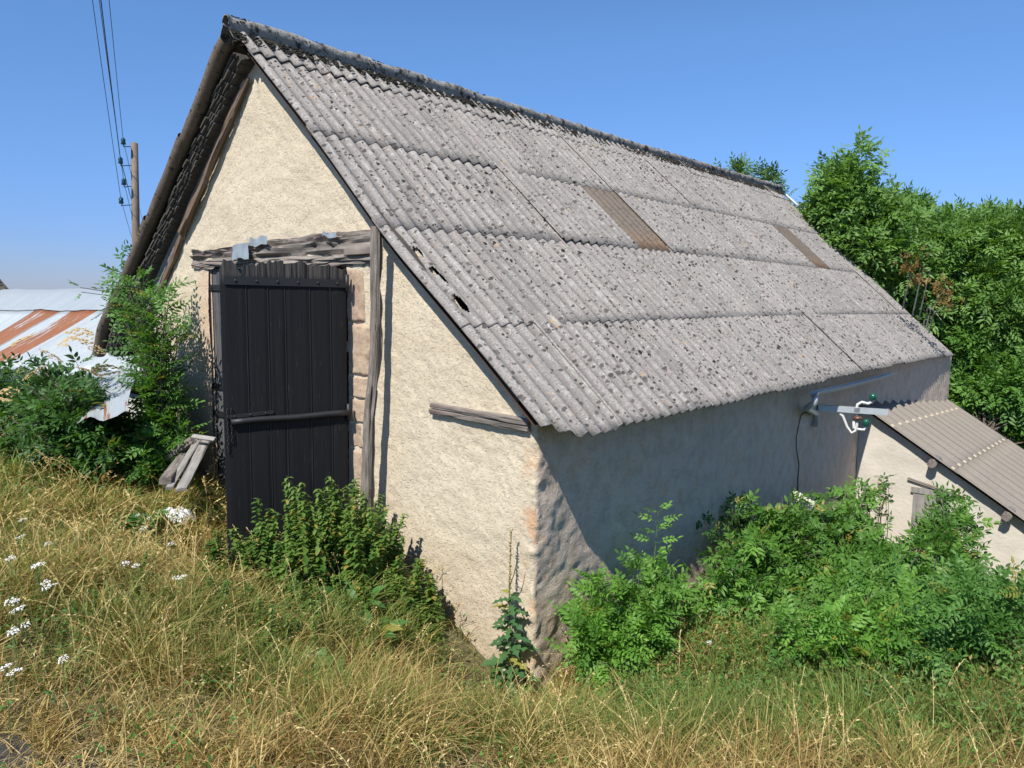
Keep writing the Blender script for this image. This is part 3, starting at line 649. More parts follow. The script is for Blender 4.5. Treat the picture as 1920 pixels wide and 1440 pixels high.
# --- lintel and side beam
lt = rough_beam((-5.80, YW + .03, 3.70), (-2.24, YW + .03, 3.755), .20, .345, V3(0, 1, 0), MT['oak'], 'lintel', barn, 170, .028, .05, 20, .0, (.66, 1.02), .012, 48)
m = MB()
def flap(u0, u1, z0, z1, seed, y=YW - .098):
    n = 9; V = []; uv = []
    for i in range(n):
        for j in range(5):
            x = u0 + (u1 - u0) * i / (n - 1); z = z0 + (z1 - z0) * j / 4 + (x - u0) * .06
            k = noise(V3(x * 9, z * 9, seed), 4)
            V.append((x + k * .012, y - .012 + .018 * noise(V3(x * 14, z * 10, seed), 8), z + (.03 * k if j in (0, 4) else 0))); uv.append((x, z))
    me = mesh('lintel_flashing', V, grid_faces(n, 5), MT['lead'], True, uv)
    return me
for a in ((-4.72, -4.36, 3.66, 3.83, 2), (-4.34, -3.98, 3.80, 3.88, 5), (-3.02, -2.78, 3.86, 3.90, 9)):
    o = link('lintel_flashing', flap(*a), lt)
for zz, seed, e in ((2.305, 31, 0), (2.25, 35, -.01)):
    rough_beam((-1.54 + e, YW + .0, zz), (-.40, YW + .0, zz - .025), .11, .055, V3(0, 1, 0), MT['greywood' if 0 else 'oak'], 'tie_beam', barn, 60, .005, .009, seed)

# --- jamb stones to the right of the door
def stone(x0, x1, z0, z1, seed, y=YW):
    nx_, nz_ = 18, 26; V = []
    for i in range(nx_):
        for j in range(nz_):
            a = i / (nx_ - 1); b = j / (nz_ - 1)
            e = min(a, 1 - a, b, 1 - b); x = x0 + (x1 - x0) * a; z = z0 + (z1 - z0) * b
            k = fbm(V3(x * 7, z * 7, seed), 4, seed, .6) * .010
            V.append((x + .006 * noise(V3(z * 14, seed, 1)), y - .012 + (0.03 if e < .001 else 0) + k, z + .006 * noise(V3(x * 14, seed, 5))))
    return link('stone', mesh('stone', V, grid_faces(nx_, nz_), MT['stone'], False), barn)
for (x0, x1, z0, z1) in ((-2.77, -2.50, 3.02, 3.56), (-2.77, -2.38, 2.49, 3.005), (-2.77, -2.36, 2.27, 2.475), (-2.77, -2.44, 2.02, 2.255), (-2.77, -2.56, 1.76, 2.005), (-2.77, -2.42, 1.24, 1.74), (-2.77, -2.40, .68, 1.22)):
    stone(x0, x1, z0, z1, int(z0 * 100))

# --- open door leaf (hinged on the right jamb, swung out), local frame along the leaf
HX, HY = -2.655, .10; EX, EY = -3.10, -.985
dl = V3(EX - HX, EY - HY, 0); DW = np.linalg.norm(dl); dx_ = dl / DW; dn_ = V3(dx_[1], -dx_[0], 0)
if dn_ @ V3(1, -1, 0) < 0: dn_ = -dn_
dz_ = V3(0, 0, 1); DO = V3(HX, HY, 0)
door = mesh('door', [DO + dx_ * .02 - dn_ * .055 + dz_ * .95, DO + dx_ * (DW - .02) - dn_ * .055 + dz_ * .95, DO + dx_ * (DW - .02) - dn_ * .055 + dz_ * 1.07, DO + dx_ * .02 - dn_ * .055 + dz_ * 1.07], [(0, 1, 2, 3)], MT['paint'])
door = empty('door', (HX, HY, .7)); door.parent = barn; door.matrix_parent_inverse = root_mat(barn).inverted(); door['label'] = 'black painted plank door swung open'
wd = [.155, .19, .145, .215, .185, .165]; tot = sum(wd); wd = [q * DW / tot for q in wd][::-1]   # from the hinge out to the free edge
wd = [.150, .185, .215, .145, .18, .21]; tot = sum(wd); wd = [q * DW / tot for q in wd]
u = 0; rr = random.Random(14)
for k, q in enumerate(wd):
    V = []; uv = []; n = 7; nzr = 40; last = k == len(wd) - 1
    zb = .66; zt = 3.575 + rr.uniform(-.02, .02)
    for side in (0, 1):
        for i in range(n):
            a = i / (n - 1)
            for j in range(nzr):
                b = j / (nzr - 1)
                tj = zt + .022 * noise(V3((u + a * q) * 55, 1, k), 3) + .01 * noise(V3((u + a * q) * 140, 1, k), 3)
                if last: tj = zt + .02 - .14 * max(0, math.sin(a * 6.5 + .7)) * (a > .15) + .02 * (a > .7)
                z = zb + (tj - zb) * b
                bev = .006 if i in (0, n - 1) else 0
                off = (0 - bev + .0025 * noise(V3(a * 3 + k * 7, z * 1.2, 2), 6)) if side == 0 else -.032
                V.append(DO + dx_ * (u + .003 + a * (q - .006) + .002 * noise(V3(z * 3, k, 1), 2)) + dn_ * off + dz_ * z); uv.append((u + a * q, z))
    n0 = n * nzr; F = [tuple(f) for f in grid_faces(n, nzr)] + [tuple(f[::-1]) for f in grid_faces(n, nzr, n0)]
    for i in range(n - 1): F.append(((i + 1) * nzr - 1, (i + 2) * nzr - 1, (i + 2) * nzr - 1 + n0, (i + 1) * nzr - 1 + n0)); F.append((i * nzr, i * nzr + n0, (i + 1) * nzr + n0, (i + 1) * nzr))
    for j in range(nzr - 1): F.append((j, j + 1, j + 1 + n0, j + n0)); F.append(((n - 1) * nzr + j + 1, (n - 1) * nzr + j, (n - 1) * nzr + j + n0, (n - 1) * nzr + j + 1 + n0))
    link('plank', mesh('plank', V, F, MT['paint'], False, uv), door)
    if k:   # cover bead at each joint
        b = MB(); b.box(DO + dx_ * u, dx_, dn_, dz_, (-.004, -.004, .74), (.004, .003, 3.40)); b.build('joint_bead', MT['iron'], door)
    u += q
def bar(z0, z1, x0, x1, h, t_, name, rivets, rnd=False):
    b = MB(); n = 10
    P = [DO + dx_ * (x0 + (x1 - x0) * i / n) + dn_ * (.004 + t_ / 2) + dz_ * (z0 + (z1 - z0) * i / n + .004 * math.sin(i)) for i in range(n + 1)]
    if rnd: b.tube(P, h / 2, 10, True)
    else:
        d = unit(P[-1] - P[0]); b.box(P[0], d, dn_, np.cross(d, dn_) * (1 if np.cross(d, dn_)[2] > 0 else -1), (0, -t_ / 2, -h / 2), (np.linalg.norm(P[-1] - P[0]), t_ / 2, h / 2))
    o = b.build(name, MT['iron'], door, rnd)
    if rivets:
        b = MB()
        for i in range(rivets):
            a = (i + .5) / rivets; c_ = P[0] + (P[-1] - P[0]) * a + dn_ * (t_ / 2)
            b.tube([c_, c_ + dn_ * .008, c_ + dn_ * .012], [.013, .012, .004], 8)
        b.build('strap_rivets', MT['iron'], door)['kind'] = 'stuff'
bar(3.40, 3.415, .0, DW - .04, .075, .012, 'strap_hinge', 6)
bar(2.125, 2.105, -.02, DW - .06, .062, .034, 'door_bar', 0, True)
bar(2.175, 2.155, DW * .62, DW - .02, .03, .02, 'latch_bar', 3)
for z in (3.40, 2.125):
    b = MB(); b.tube([DO + dn_ * .02 + dz_ * (z - .09), DO + dn_ * .02 + dz_ * (z + .09)], .02, 8); b.build('hinge_pin', MT['iron'], door, True)
b = MB()   # chain hanging from the free edge
for q, off in ((0, 0), (1, .035)):
    for j in range(13 - q * 3):
        z = 2.22 - j * .033; c0 = DO + dx_ * (DW - .03 - off) + dn_ * (.02 + .004 * math.sin(j)) + dz_ * z
        P = []
        for a in range(7):
            t_ = a / 6 * 2 * math.pi; w2 = dx_ if j % 2 else dn_
            P.append(c0 + w2 * .008 * math.cos(t_) + dz_ * .021 * math.sin(t_))
        b.tube(P, .0028, 5, False)
b.build('chain', MT['iron'], door, True)
# --- closed left leaf behind
leaf2 = empty('door', (-5.4, .3, .8)); leaf2.parent = barn; leaf2.matrix_parent_inverse = root_mat(barn).inverted(); leaf2['label'] = 'closed weathered grey plank door leaf'
x = -5.44; rr = random.Random(2)
while x < -3.0:
    q = rr.uniform(.15, .2); b = MB(); b.box((x, .235, .7), (1, 0, 0), (0, 1, 0), (0, 0, 1), (0, 0, 0), (q - .006, .035, 2.86 + rr.uniform(-.02, .02)))
    b.build('plank', MT['leafwood'], leaf2); x += q
for z in (3.35, 2.14, 1.8):
    b = MB(); b.box((-5.50, .215, z), (1, 0, 0), (0, 1, 0), (0, 0, 1), (0, 0, -.035), (.62, .012, .035))
    for q in (.1, .3): b.tube([(-5.5 + q, .215, z), (-5.5 + q, .203, z)], .014, 7)
    b.build('hinge_bracket', MT['iron'], leaf2)

# --- gutter, bracket, wire on the long wall
gut = MB(); n = 15; V = []; P0 = hit(1530, 738, 0, -.02); P1 = hit(1680, 700, 0, -.02)
V = []; nseg = 14; 
for i in range(nseg):
    t_ = i / (nseg - 1); c0 = P0 * (1 - t_) + P1 * t_; c0 = c0 + V3(-.03, 0, -.012 * math.sin(t_ * 3.1))
    for a in range(9):
        al = math.pi + math.pi * a / 8; V.append(c0 + V3(.065 * math.cos(al), 0, .06 * math.sin(al) + .02))
    for a in range(8, -1, -1):
        al = math.pi + math.pi * a / 8; V.append(c0 + V3(.060 * math.cos(al), 0, .055 * math.sin(al) + .02))
F = [(i * 18 + a, i * 18 + (a + 1) % 18, (i + 1) * 18 + (a + 1) % 18, (i + 1) * 18 + a) for i in range(nseg - 1) for a in range(18)]
F += [tuple(range(18)), tuple(range((nseg - 1) * 18, nseg * 18))[::-1]]
gt = link('gutter', mesh('gutter', V, F, MT['zinc'], False, [(v[1], v[2]) for v in V]), barn)
b = MB(); a0 = P0 + V3(-.03, .06, -.05); b.tube([a0 + V3(0, 0, .02), a0 + V3(0, 0, -.08), a0 + V3(-.10, .0, -.17), hit(1530, 775, 0, XW + .07), hit(1528, 800, 0, XW + .07) ], .045, 12)
dp = b.build('downpipe', MT['galv'], barn, True)
brk = empty('power_bracket', hit(1600, 770, 0, XW), 'galvanised arm on the shaded wall carrying two green glass insulators and looped white cables', 'bracket')
p0 = hit(1534, 764, 0, XW + .03); p1 = hit(1664, 772, 0, .30)
p1 = V3(.55, p0[1] - .05, 0); 
# arm stands out from the wall: find its outer end on the same height
d = ray(1664, 773); tt = (p0[2] - .02 - CAM[2]) / d[2]; p1 = CAM + d * tt
b = MB(); d_ = unit(p1 - p0); sd = unit(np.cross(d_, V3(0, 0, 1))); b.box(p0, d_, sd, np.cross(sd, d_), (0, -.04, -.042), (np.linalg.norm(p1 - p0), .04, .042)); b.build('arm', MT['galv'], brk)
def P3(u, v, k=.62):
    """a point of the fittings, in the upright plane that holds the arm"""
    nrm = sd; d = ray(u, v); t_ = ((p0 - CAM) @ nrm) / (d @ nrm); return CAM + d * t_
b = MB(); b.tube([P3(1571, 771), P3(1580, 780), P3(1588, 800), P3(1596, 812), P3(1604, 808), P3(1607, 795), P3(1608, 780)], .021, 8); b.build('cable', MT['cable'], brk, True)
b = MB(); b.tube([P3(1601, 790), P3(1600, 802), P3(1610, 805), P3(1620, 806), P3(1624, 798)], .020, 8)
b.tube([P3(1605, 770), P3(1608, 758), P3(1616, 754), P3(1628, 757), P3(1635, 753)], .021, 8); b.build('cable', MT['cable'], brk, True)
for (u_, v_) in ((1637, 744), (1624, 792)):
    c_ = P3(u_, v_); b = MB(); b.tube([c_ - V3(0, 0, .05), c_ - V3(0, 0, .048), c_ - V3(0, 0, .01), c_, c_ + V3(0, 0, .035), c_ + V3(0, 0, .05)], [.034, .052, .042, .05, .038, .012], 12); b.build('insulator', MT['glass'], brk, True)
c_ = P3(1608, 783); b = MB(); b.tube([c_ - V3(0, 0, .05), c_ - V3(0, 0, .02), c_, c_ + V3(0, 0, .03)], [.03, .07, .075, .04], 12); b.build('insulator', MT['terracotta'], brk, True)
b = MB(); b.box(P3(1606, 768), d_, sd, V3(0, 0, 1), (-.04, -.04, -.04), (.04, .04, .03)); b.tube([P3(1606, 770), P3(1608, 800)], .012, 7); b.build('clamp', MT['galv'], brk)
wr = MB(); pts = [(1530, 768), (1515, 772), (1503, 777), (1499, 790), (1493, 820), (1493, 840), (1498, 870), (1496, 900), (1496, 960), (1497, 1000)]
wr.tube([hit(u_, v_, 0, XW + .025) for u_, v_ in pts], .008, 6); o = wr.build('wire', MT['wire'], None, True); tag(o, 'thin dark wire running down the shaded long wall beside the downpipe', 'wire')
# pale strip along the far verge
b = MB(); b.tube([roof_pt(5.6, L + .06, .03), roof_pt(4.6, L + .06, .04), roof_pt(3.3, L + .06, .03)], .035, 6); b.build('verge_flashing', MT['zinc'], barn)

# --- leaning post
rough_beam((-2.25, -.03, .50), (-2.09, .02, 3.92), .10, .10, V3(1, 0, 0), MT['oak'], 'wooden_post', None, 120, .012, .024, 71, .0, (1.15, .80), .018, 18)
po = bpy.data.objects['wooden_post']; tag(po, 'rough split grey wooden post leaning upright against the gable right of the door', 'post')

# ------------------------------------------------------------------ annex on the right
AY = 9.3
ann = empty('outbuilding', (1, AY, -1.4), 'low lean-to outbuilding with pale rendered wall and beige corrugated roof', 'outbuilding')
def ann_pt(s, y, n=0.0):
    """s metres down the slope from the barn wall"""
    s = np.asarray(s, float); sl = math.atan(.62)
    z0 = 1.50 - .055 * (y - 9.1) * 1.0
    return np.stack([XW + .02 + s * math.cos(sl) + n * math.sin(sl), y + 0 * s, z0 - s * math.sin(sl) + n * math.cos(sl)], -1)
_e = [0, 1.75, 3.3, 5.2]; _ys = [9.12, 10.1, 11.1, 12.1, 13.1, 14.2, 15.1]
for i in range(3):
    for j in range(6):
        corr_sheet(lambda s, y, n: ann_pt(s, y, n), _e[i + 1] + .08, _e[i], _ys[j], _ys[j + 1] + .05, MT['annexroof'], 'roof_sheet', ann, 7, 18, .042, .50, .004, (.003, -.008 - .0), .17)
b = MB()
for s_ in (.62, 1.72, 3.25, 4.8):
    y = 9.15 + .02
    k = 0
    while y < 15:
        c_ = ann_pt(s_, y, .042); b.box(c_, V3(.85, 0, -.53), V3(0, 1, 0), V3(.53, 0, .85), (-.028, -.045, -.004), (.028, .045, .012)); y += .50
o = b.build('fastener_cap', MT['cap'], ann); o['kind'] = 'stuff'
xs = np.arange(XW + .01, 4.2, .05); rows = 60; V = []
for x in xs:
    zt = ann_pt((x - XW - .02) / math.cos(math.atan(.62)), AY)[2] - .05
    zz = np.linspace(-4.2, zt, rows)
    P = np.stack([np.full(rows, x), np.full(rows, AY), zz], -1); P[:, 1] -= fbm(P * 2, 2, 44) * .02 + fbm(P * 12, 2, 47) * .005; V.append(P)
link('wall', mesh('wall', np.concatenate(V), grid_faces(len(xs), rows), MT['annexwall'], True), ann)
mb = MB(); mb.add([(4.2, AY + .02, -4.2), (4.2, 15, -4.2), (4.2, 15, -1.78), (4.2, AY + .02, -1.48)], [(0, 1, 2, 3)]); mb.add([(XW, 15, -4.2), (4.2, 15, -4.2), (4.2, 15, -1.78), (XW, 15, 1.0)], [(0, 1, 2, 3)]); mb.build('wall', MT['annexwall'], ann)
for s_ in (1.45, 2.72, 4.2):
    a = ann_pt(s_, 9.10, -.085); rough_beam(a, a + V3(0, .5, 0), .13, .13, V3(1, 0, -.6), MT['oak'], 'purlin', ann, 8, .006, .006, int(s_ * 9))
rough_beam((.50, AY - .02, .33), (1.35, AY - .02, .14), .06, .05, V3(0, 1, 0), MT['oak'], 'lintel', ann, 26, .006, .008, 5)
b = MB(); b.box((.60, AY - .03, -.55), (1, 0, 0), (0, 1, 0), (0, 0, 1), (0, 0, 0), (.19, .03, .73)); b.build('shutter_board', MT['greywood'], ann)
b = MB(); b.box((.795, AY - .035, -.55), (1, 0, 0), (0, 1, 0), (0, 0, 1), (0, 0, 0), (.20, .03, .70)); b.build('shutter_board', MT['greywood'], ann)
b = MB(); b.box((1.0, AY - .03, -.55), (1, 0, 0), (0, 1, 0), (0, 0, 1), (0, 0, 0), (.15, .03, .73)); b.build('shutter_board', MT['greywood'], ann)
b = MB(); b.box((.56, AY - .045, -.6), (1, 0, 0), (0, 1, 0), (0, 0, 1), (0, 0, .71), (.62, .05, .80)); b.build('shutter_frame', MT['greywood'], ann)

# ------------------------------------------------------------------ left: tin shed, hanging sheet, planks, far roof
shed = empty('shed', (-13, 3, .9), 'low tin shed with pale zinc and rusty corrugated roof sheets left of the barn', 'shed')
SY0, SY1 = 1.3, 4.2
def shed_pt(s, x, n=0.0):
    """s: 0 at the front edge .. 1 at the ridge (front slope); x along"""
    s = np.asarray(s, float); y = SY0 + (SY1 - SY0) * s
    zr = 3.10 + (x + 22) * .014; zf = 1.45 + (x + 17) * .05
    z = zf + (zr - zf) * s + fbm(np.stack([x * .8, s * 2, s * 0], -1), 2, 88) * .04
    return np.stack([x, y - n * .5, z + n * .87], -1)
cols_ = [(-29, -25, 'zinc'), (-25.1, -21.1, 'zinc'), (-21.15, -19.25, 'rust'), (-19.3, -18.65, 'zinc'), (-18.7, -16.9, 'rust'), (-16.95, -15.0, 'zinc'), (-15.05, -12.4, 'zinc'), (-12.5, -9.6, 'zinc')]
rr = random.Random(8)
for x0, x1, mn in cols_:
    corr_sheet(lambda s, y, n: shed_pt(s, y, n), 0 - rr.random() * .05, .80, x0, x1, MT[mn], 'roof_sheet', shed, 10, 8, .014, .10 if mn == 'zinc' else .13, .003, (0, .012), 0)
for x0, x1 in ((-29, -21.9), (-22.0, -17.4)):
    V = []; uv = []
    for i in range(14):
        for j, (s, n) in enumerate(((.76, .035), (.9, .05), (1.0, .06), (1.06, .0), (1.15, -.12))):
            x = x0 + (x1 - x0) * i / 13; p = shed_pt(s, x + (1.0 * s if i == 13 else 0), n); V.append(p); uv.append((x, s * 3))
    link('ridge_sheet', mesh('ridge_sheet', V, grid_faces(14, 5), MT['zinc'], True, uv), shed)
mb = MB(); mb.box((0, 0, 0), (1, 0, 0), (0, 1, 0), (0, 0, 1), (-24, SY0 + .3, 0), (-9.8, SY0 + .5, 1.35)); mb.build('wall', MT['rubble'], shed)
mb = MB(); mb.box((0, 0, 0), (1, 0, 0), (0, 1, 0), (0, 0, 1), (-24, 6.6, 0), (-9.8, 6.8, 2.2)); mb.build('wall', MT['rubble'], shed)
xs_ = np.linspace(-24, -9.6, 40); V = []
for x in xs_:
    for q in (0, 1): V.append((x, SY1 + .2 + q * 2.6, 3.0 + (x + 22) * .014 - q * 1.1))
link('roof_sheet', mesh('roof_sheet', V, grid_faces(40, 2, 0), MT['rust'], True, [(v[0], v[1]) for v in V]), shed)
# loose hanging sheet beside the barn
A0, A1, A2, A3 = hit(262, 680, 1, -.1), hit(236, 770, 1, -1.0), hit(130, 800, 1, -1.2), hit(150, 700, 1, .4)
n1, n2 = 26, 14; V = []; uv = []
for i in range(n1):
    for j in range(n2):
        a = i / (n1 - 1); c_ = j / (n2 - 1); p = (A0 * (1 - c_) + A3 * c_) * (1 - a) + (A1 * (1 - c_) + A2 * c_) * a
        p = p + V3(0, 0, .008 * math.cos(c_ * 60) + .05 * noise(V3(a * 3, c_ * 3, 1), 5)); V.append(p); uv.append((c_ * 1.6, a * 1.2))
o = link('roofing_sheet', mesh('roofing_sheet', V, grid_faces(n1, n2), zinc_mat('stained_zinc', .25), True, uv)); tag(o, 'loose bent pale corrugated sheet sloping down against the left end of the gable', 'metal sheet')
b = rough_beam(hit(278, 712, 1, -.02), hit(279, 800, 1, -.02) + V3(0, 0, -.3), .10, .08, V3(1, 0, 0), MT['greywood'], 'post', None, 20, .005, .006, 4); tag(b, 'short grey upright post at the left end of the gable wall', 'post')
# planks leaning left of the door
rr = random.Random(31)
grp = 'old boards heaped left of the door'
specs = [((388, 822), (340, 918), .11, 'greywood', 'pale grey plank leaning steeply, nearest the black door'),
         ((372, 824), (318, 915), .08, 'greywood', 'narrow pale plank leaning just left of the steepest board'),
         ((350, 848), (310, 902), .12, 'oak', 'short weathered grey board lying lower in the heap of planks'),
         ((362, 825), (312, 858), .10, 'oak', 'dark rotten timber end lying across the top of the plank heap'),
         ((362, 818), (404, 824), .06, 'greywood', 'level pale batten end sticking out against the gable wall')]
for k, (a, c_, wd_, mt_, lab) in enumerate(specs):
    pa = hit(a[0], a[1], 1, -.10 - .06 * k); pb = hit(c_[0], c_[1], 1, -1.05 if k < 3 else -.45 + .2 * (k == 4))
    o = rough_beam(pa, pb, wd_, .035 if mt_ == 'greywood' else .08, V3(1, .3, 0), MT[mt_], 'plank', None, 24, .004, .005, 80 + k); tag(o, lab, 'plank', grp)
# far slate roof
hs = empty('house', at_dist(-60, 620, 34), 'far house with dark slate hipped roof at the left edge behind the tin shed', 'house')
a, b_, c_, d4 = at_dist(-140, 420, 36), at_dist(-60, 452, 34), at_dist(32, 560, 32), at_dist(-240, 590, 32)
bk = unit(c_ - CAM) * V3(1, 1, 0) * 6 + V3(-2.5, 0, 0); V = [a, b_, c_, d4, a + bk, c_ + bk]
m = mesh('roof', V, [(0, 3, 2, 1), (1, 2, 5), (0, 1, 5, 4)], MT['slate'], False); link('roof', m, hs)
for k in range(9):   # courses of slates
    t0 = k / 9.; b = MB(); e0 = b_ * (1 - t0) + c_ * t0 + V3(.05, -.12, .03); f0 = a * (1 - t0) + d4 * t0 + V3(0, -.12, .03)
    b.tube([f0, e0], .045, 5); b.build('slate_course', MT['slate'], hs)
b = MB(); b.box((0, 0, 0), (1, 0, 0), (0, 1, 0), (0, 0, 1), (d4[0], c_[1] + .6, -1), (c_[0] - .5, c_[1] + 5, c_[2])); b.build('wall', MT['annexwall'], hs)

# ------------------------------------------------------------------ utility pole and wires
PD = 27.0
top = at_dist(252, 269, PD); bot = at_dist(257, 560, PD); gzp = G(bot[0], bot[1])
pole = empty('utility_pole', (bot[0], bot[1], gzp), 'round wooden utility pole with four side brackets standing behind the barn', 'utility pole')
b = MB(); b.tube([(bot[0], bot[1], gzp - .3), tuple(bot), tuple((top + bot) / 2), tuple(top), tuple(top + V3(0, 0, .03))], [.135, .125, .115, .10, .06], 14); b.build('pole', MT['polewood'], pole, True)
ins = [(231, 264, 294 - 20), (226, 300, 309), (232, 340, 348), (227, 375, 383)]
tips = []
for (u_, v_, vb) in ins:
    q = at_dist(u_, v_, PD - .2); pp = at_dist(248, vb + 1, PD); b = MB(); e = q - V3(0, 0, .17)
    b.tube([pp, pp * .5 + e * .5, e, q - V3(0, 0, .1)], .014, 6); b.build('bracket', MT['iron'], pole)
    b = MB(); b.tube([q - V3(0, 0, .11), q - V3(0, 0, .10), q - V3(0, 0, .02), q + V3(0, 0, .02), q + V3(0, 0, .08)], [.05, .075, .06, .07, .045], 10); b.build('insulator', MT['blueglass'], pole, True)
    tips.append(q)
labs = ['thin overhead wire from the topmost insulator, rightmost in the sky', 'thick dark overhead wire from the second insulator, middle of the sky', 'thin overhead wire from the third insulator, beside the thick one', 'thin overhead wire from the lowest insulator, leftmost in the sky']
for q, (u_, v_), (ue, ve), r0, lab in zip(tips, ((203, 0), (190, 0), (187, 0), (177, 0)), ((283, 470), (279, 480), (270, 485), (262, 486)), (.008, .013, .008, .008), labs):
    n0 = at_dist(u_ + (u_ - 228) * .4, -120, 19); 
    far = at_dist(ue, ve, 60)
    b = MB(); P = [n0 * (1 - k / 6) + q * k / 6 + V3(0, 0, -.10 * math.sin(math.pi * k / 6)) for k in range(7)] + [q * (1 - k / 6) + far * k / 6 + V3(0, 0, -.2 * math.sin(math.pi * k / 6)) for k in range(1, 7)]
    b.tube(P, r0, 5, False); o = b.build('power_line', MT['wire'], None, True); tag(o, lab, 'wire', 'overhead wires')

# ------------------------------------------------------------------ leaves
def leaflet(l, w_, fold=.25, pts=2):
    if pts == 1:
        V = np.array([(0, 0, 0), (-w_ / 2, l * .45, fold * w_ / 2), (0, l, -.05 * l), (w_ / 2, l * .45, fold * w_ / 2)]); F = np.array([(0, 2, 1), (0, 3, 2)]); return V, F
    V = np.array([(0, 0, 0), (0, l * .35, .01 * l), (0, l * .7, -.02 * l), (0, l, -.10 * l), (-w_ * .48, l * .33, fold * w_ / 2), (-w_ * .36, l * .68, fold * w_ / 2 - .02 * l), (w_ * .48, l * .33, fold * w_ / 2), (w_ * .36, l * .68, fold * w_ / 2 - .02 * l)])
    F = np.array([(0, 1, 4), (1, 2, 5), (1, 5, 4), (2, 3, 5), (0, 6, 1), (1, 7, 2), (1, 6, 7), (2, 7, 3)]); return V, F
def compound(pairs, length, ll, lw, pts=2, droop=.25, start=.3, seed=0, ang=62):
    r_ = random.Random(seed); Vs = []; Fs = []; n = 0
    def put(px_, py_, pz_, a, sc, roll):
        nonlocal n
        V, F = leaflet(ll * sc, lw * sc, .3, pts); c_, s_ = math.cos(a), math.sin(a)
        V = V.copy(); V[:, 2] += V[:, 0] * roll; X = V[:, 0] * c_ + V[:, 1] * s_; Y = -V[:, 0] * s_ + V[:, 1] * c_; Z = V[:, 2] - .25 * np.hypot(V[:, 0], V[:, 1]) ** 2 / ll * abs(math.sin(a))
        Vs.append(np.stack([X + px_, Y + py_, Z + pz_], -1)); Fs.append(F + n); n += len(V)
    for k in range(pairs):
        y = length * (start + (1 - start) * k / pairs); z = -droop * (y / length) ** 2 * length
        for sg in (-1, 1): put(0, y + r_.uniform(-.01, .01), z, sg * R(ang + r_.uniform(-9, 9)), .75 + .25 * math.sin(math.pi * (k + 1) / (pairs + 1)) + r_.uniform(-.06, .06), r_.uniform(-.35, .35))
    put(0, length, -droop * length, 0, 1.0, 0)
    if pts > 1:   # rachis
        q = np.array([(-.0018, 0, 0), (.0018, 0, 0), (0.0012, length, -droop * length), (-.0012, length, -droop * length)]); Vs.append(q); Fs.append(np.array([(0, 1, 2), (0, 2, 3)]) + n); n += 4
    return np.concatenate(Vs), np.concatenate(Fs)
def rand_dirs(n, up=.3):
    d = rng.normal(size=(n, 3)); d[:, 2] += up; return unit(d)

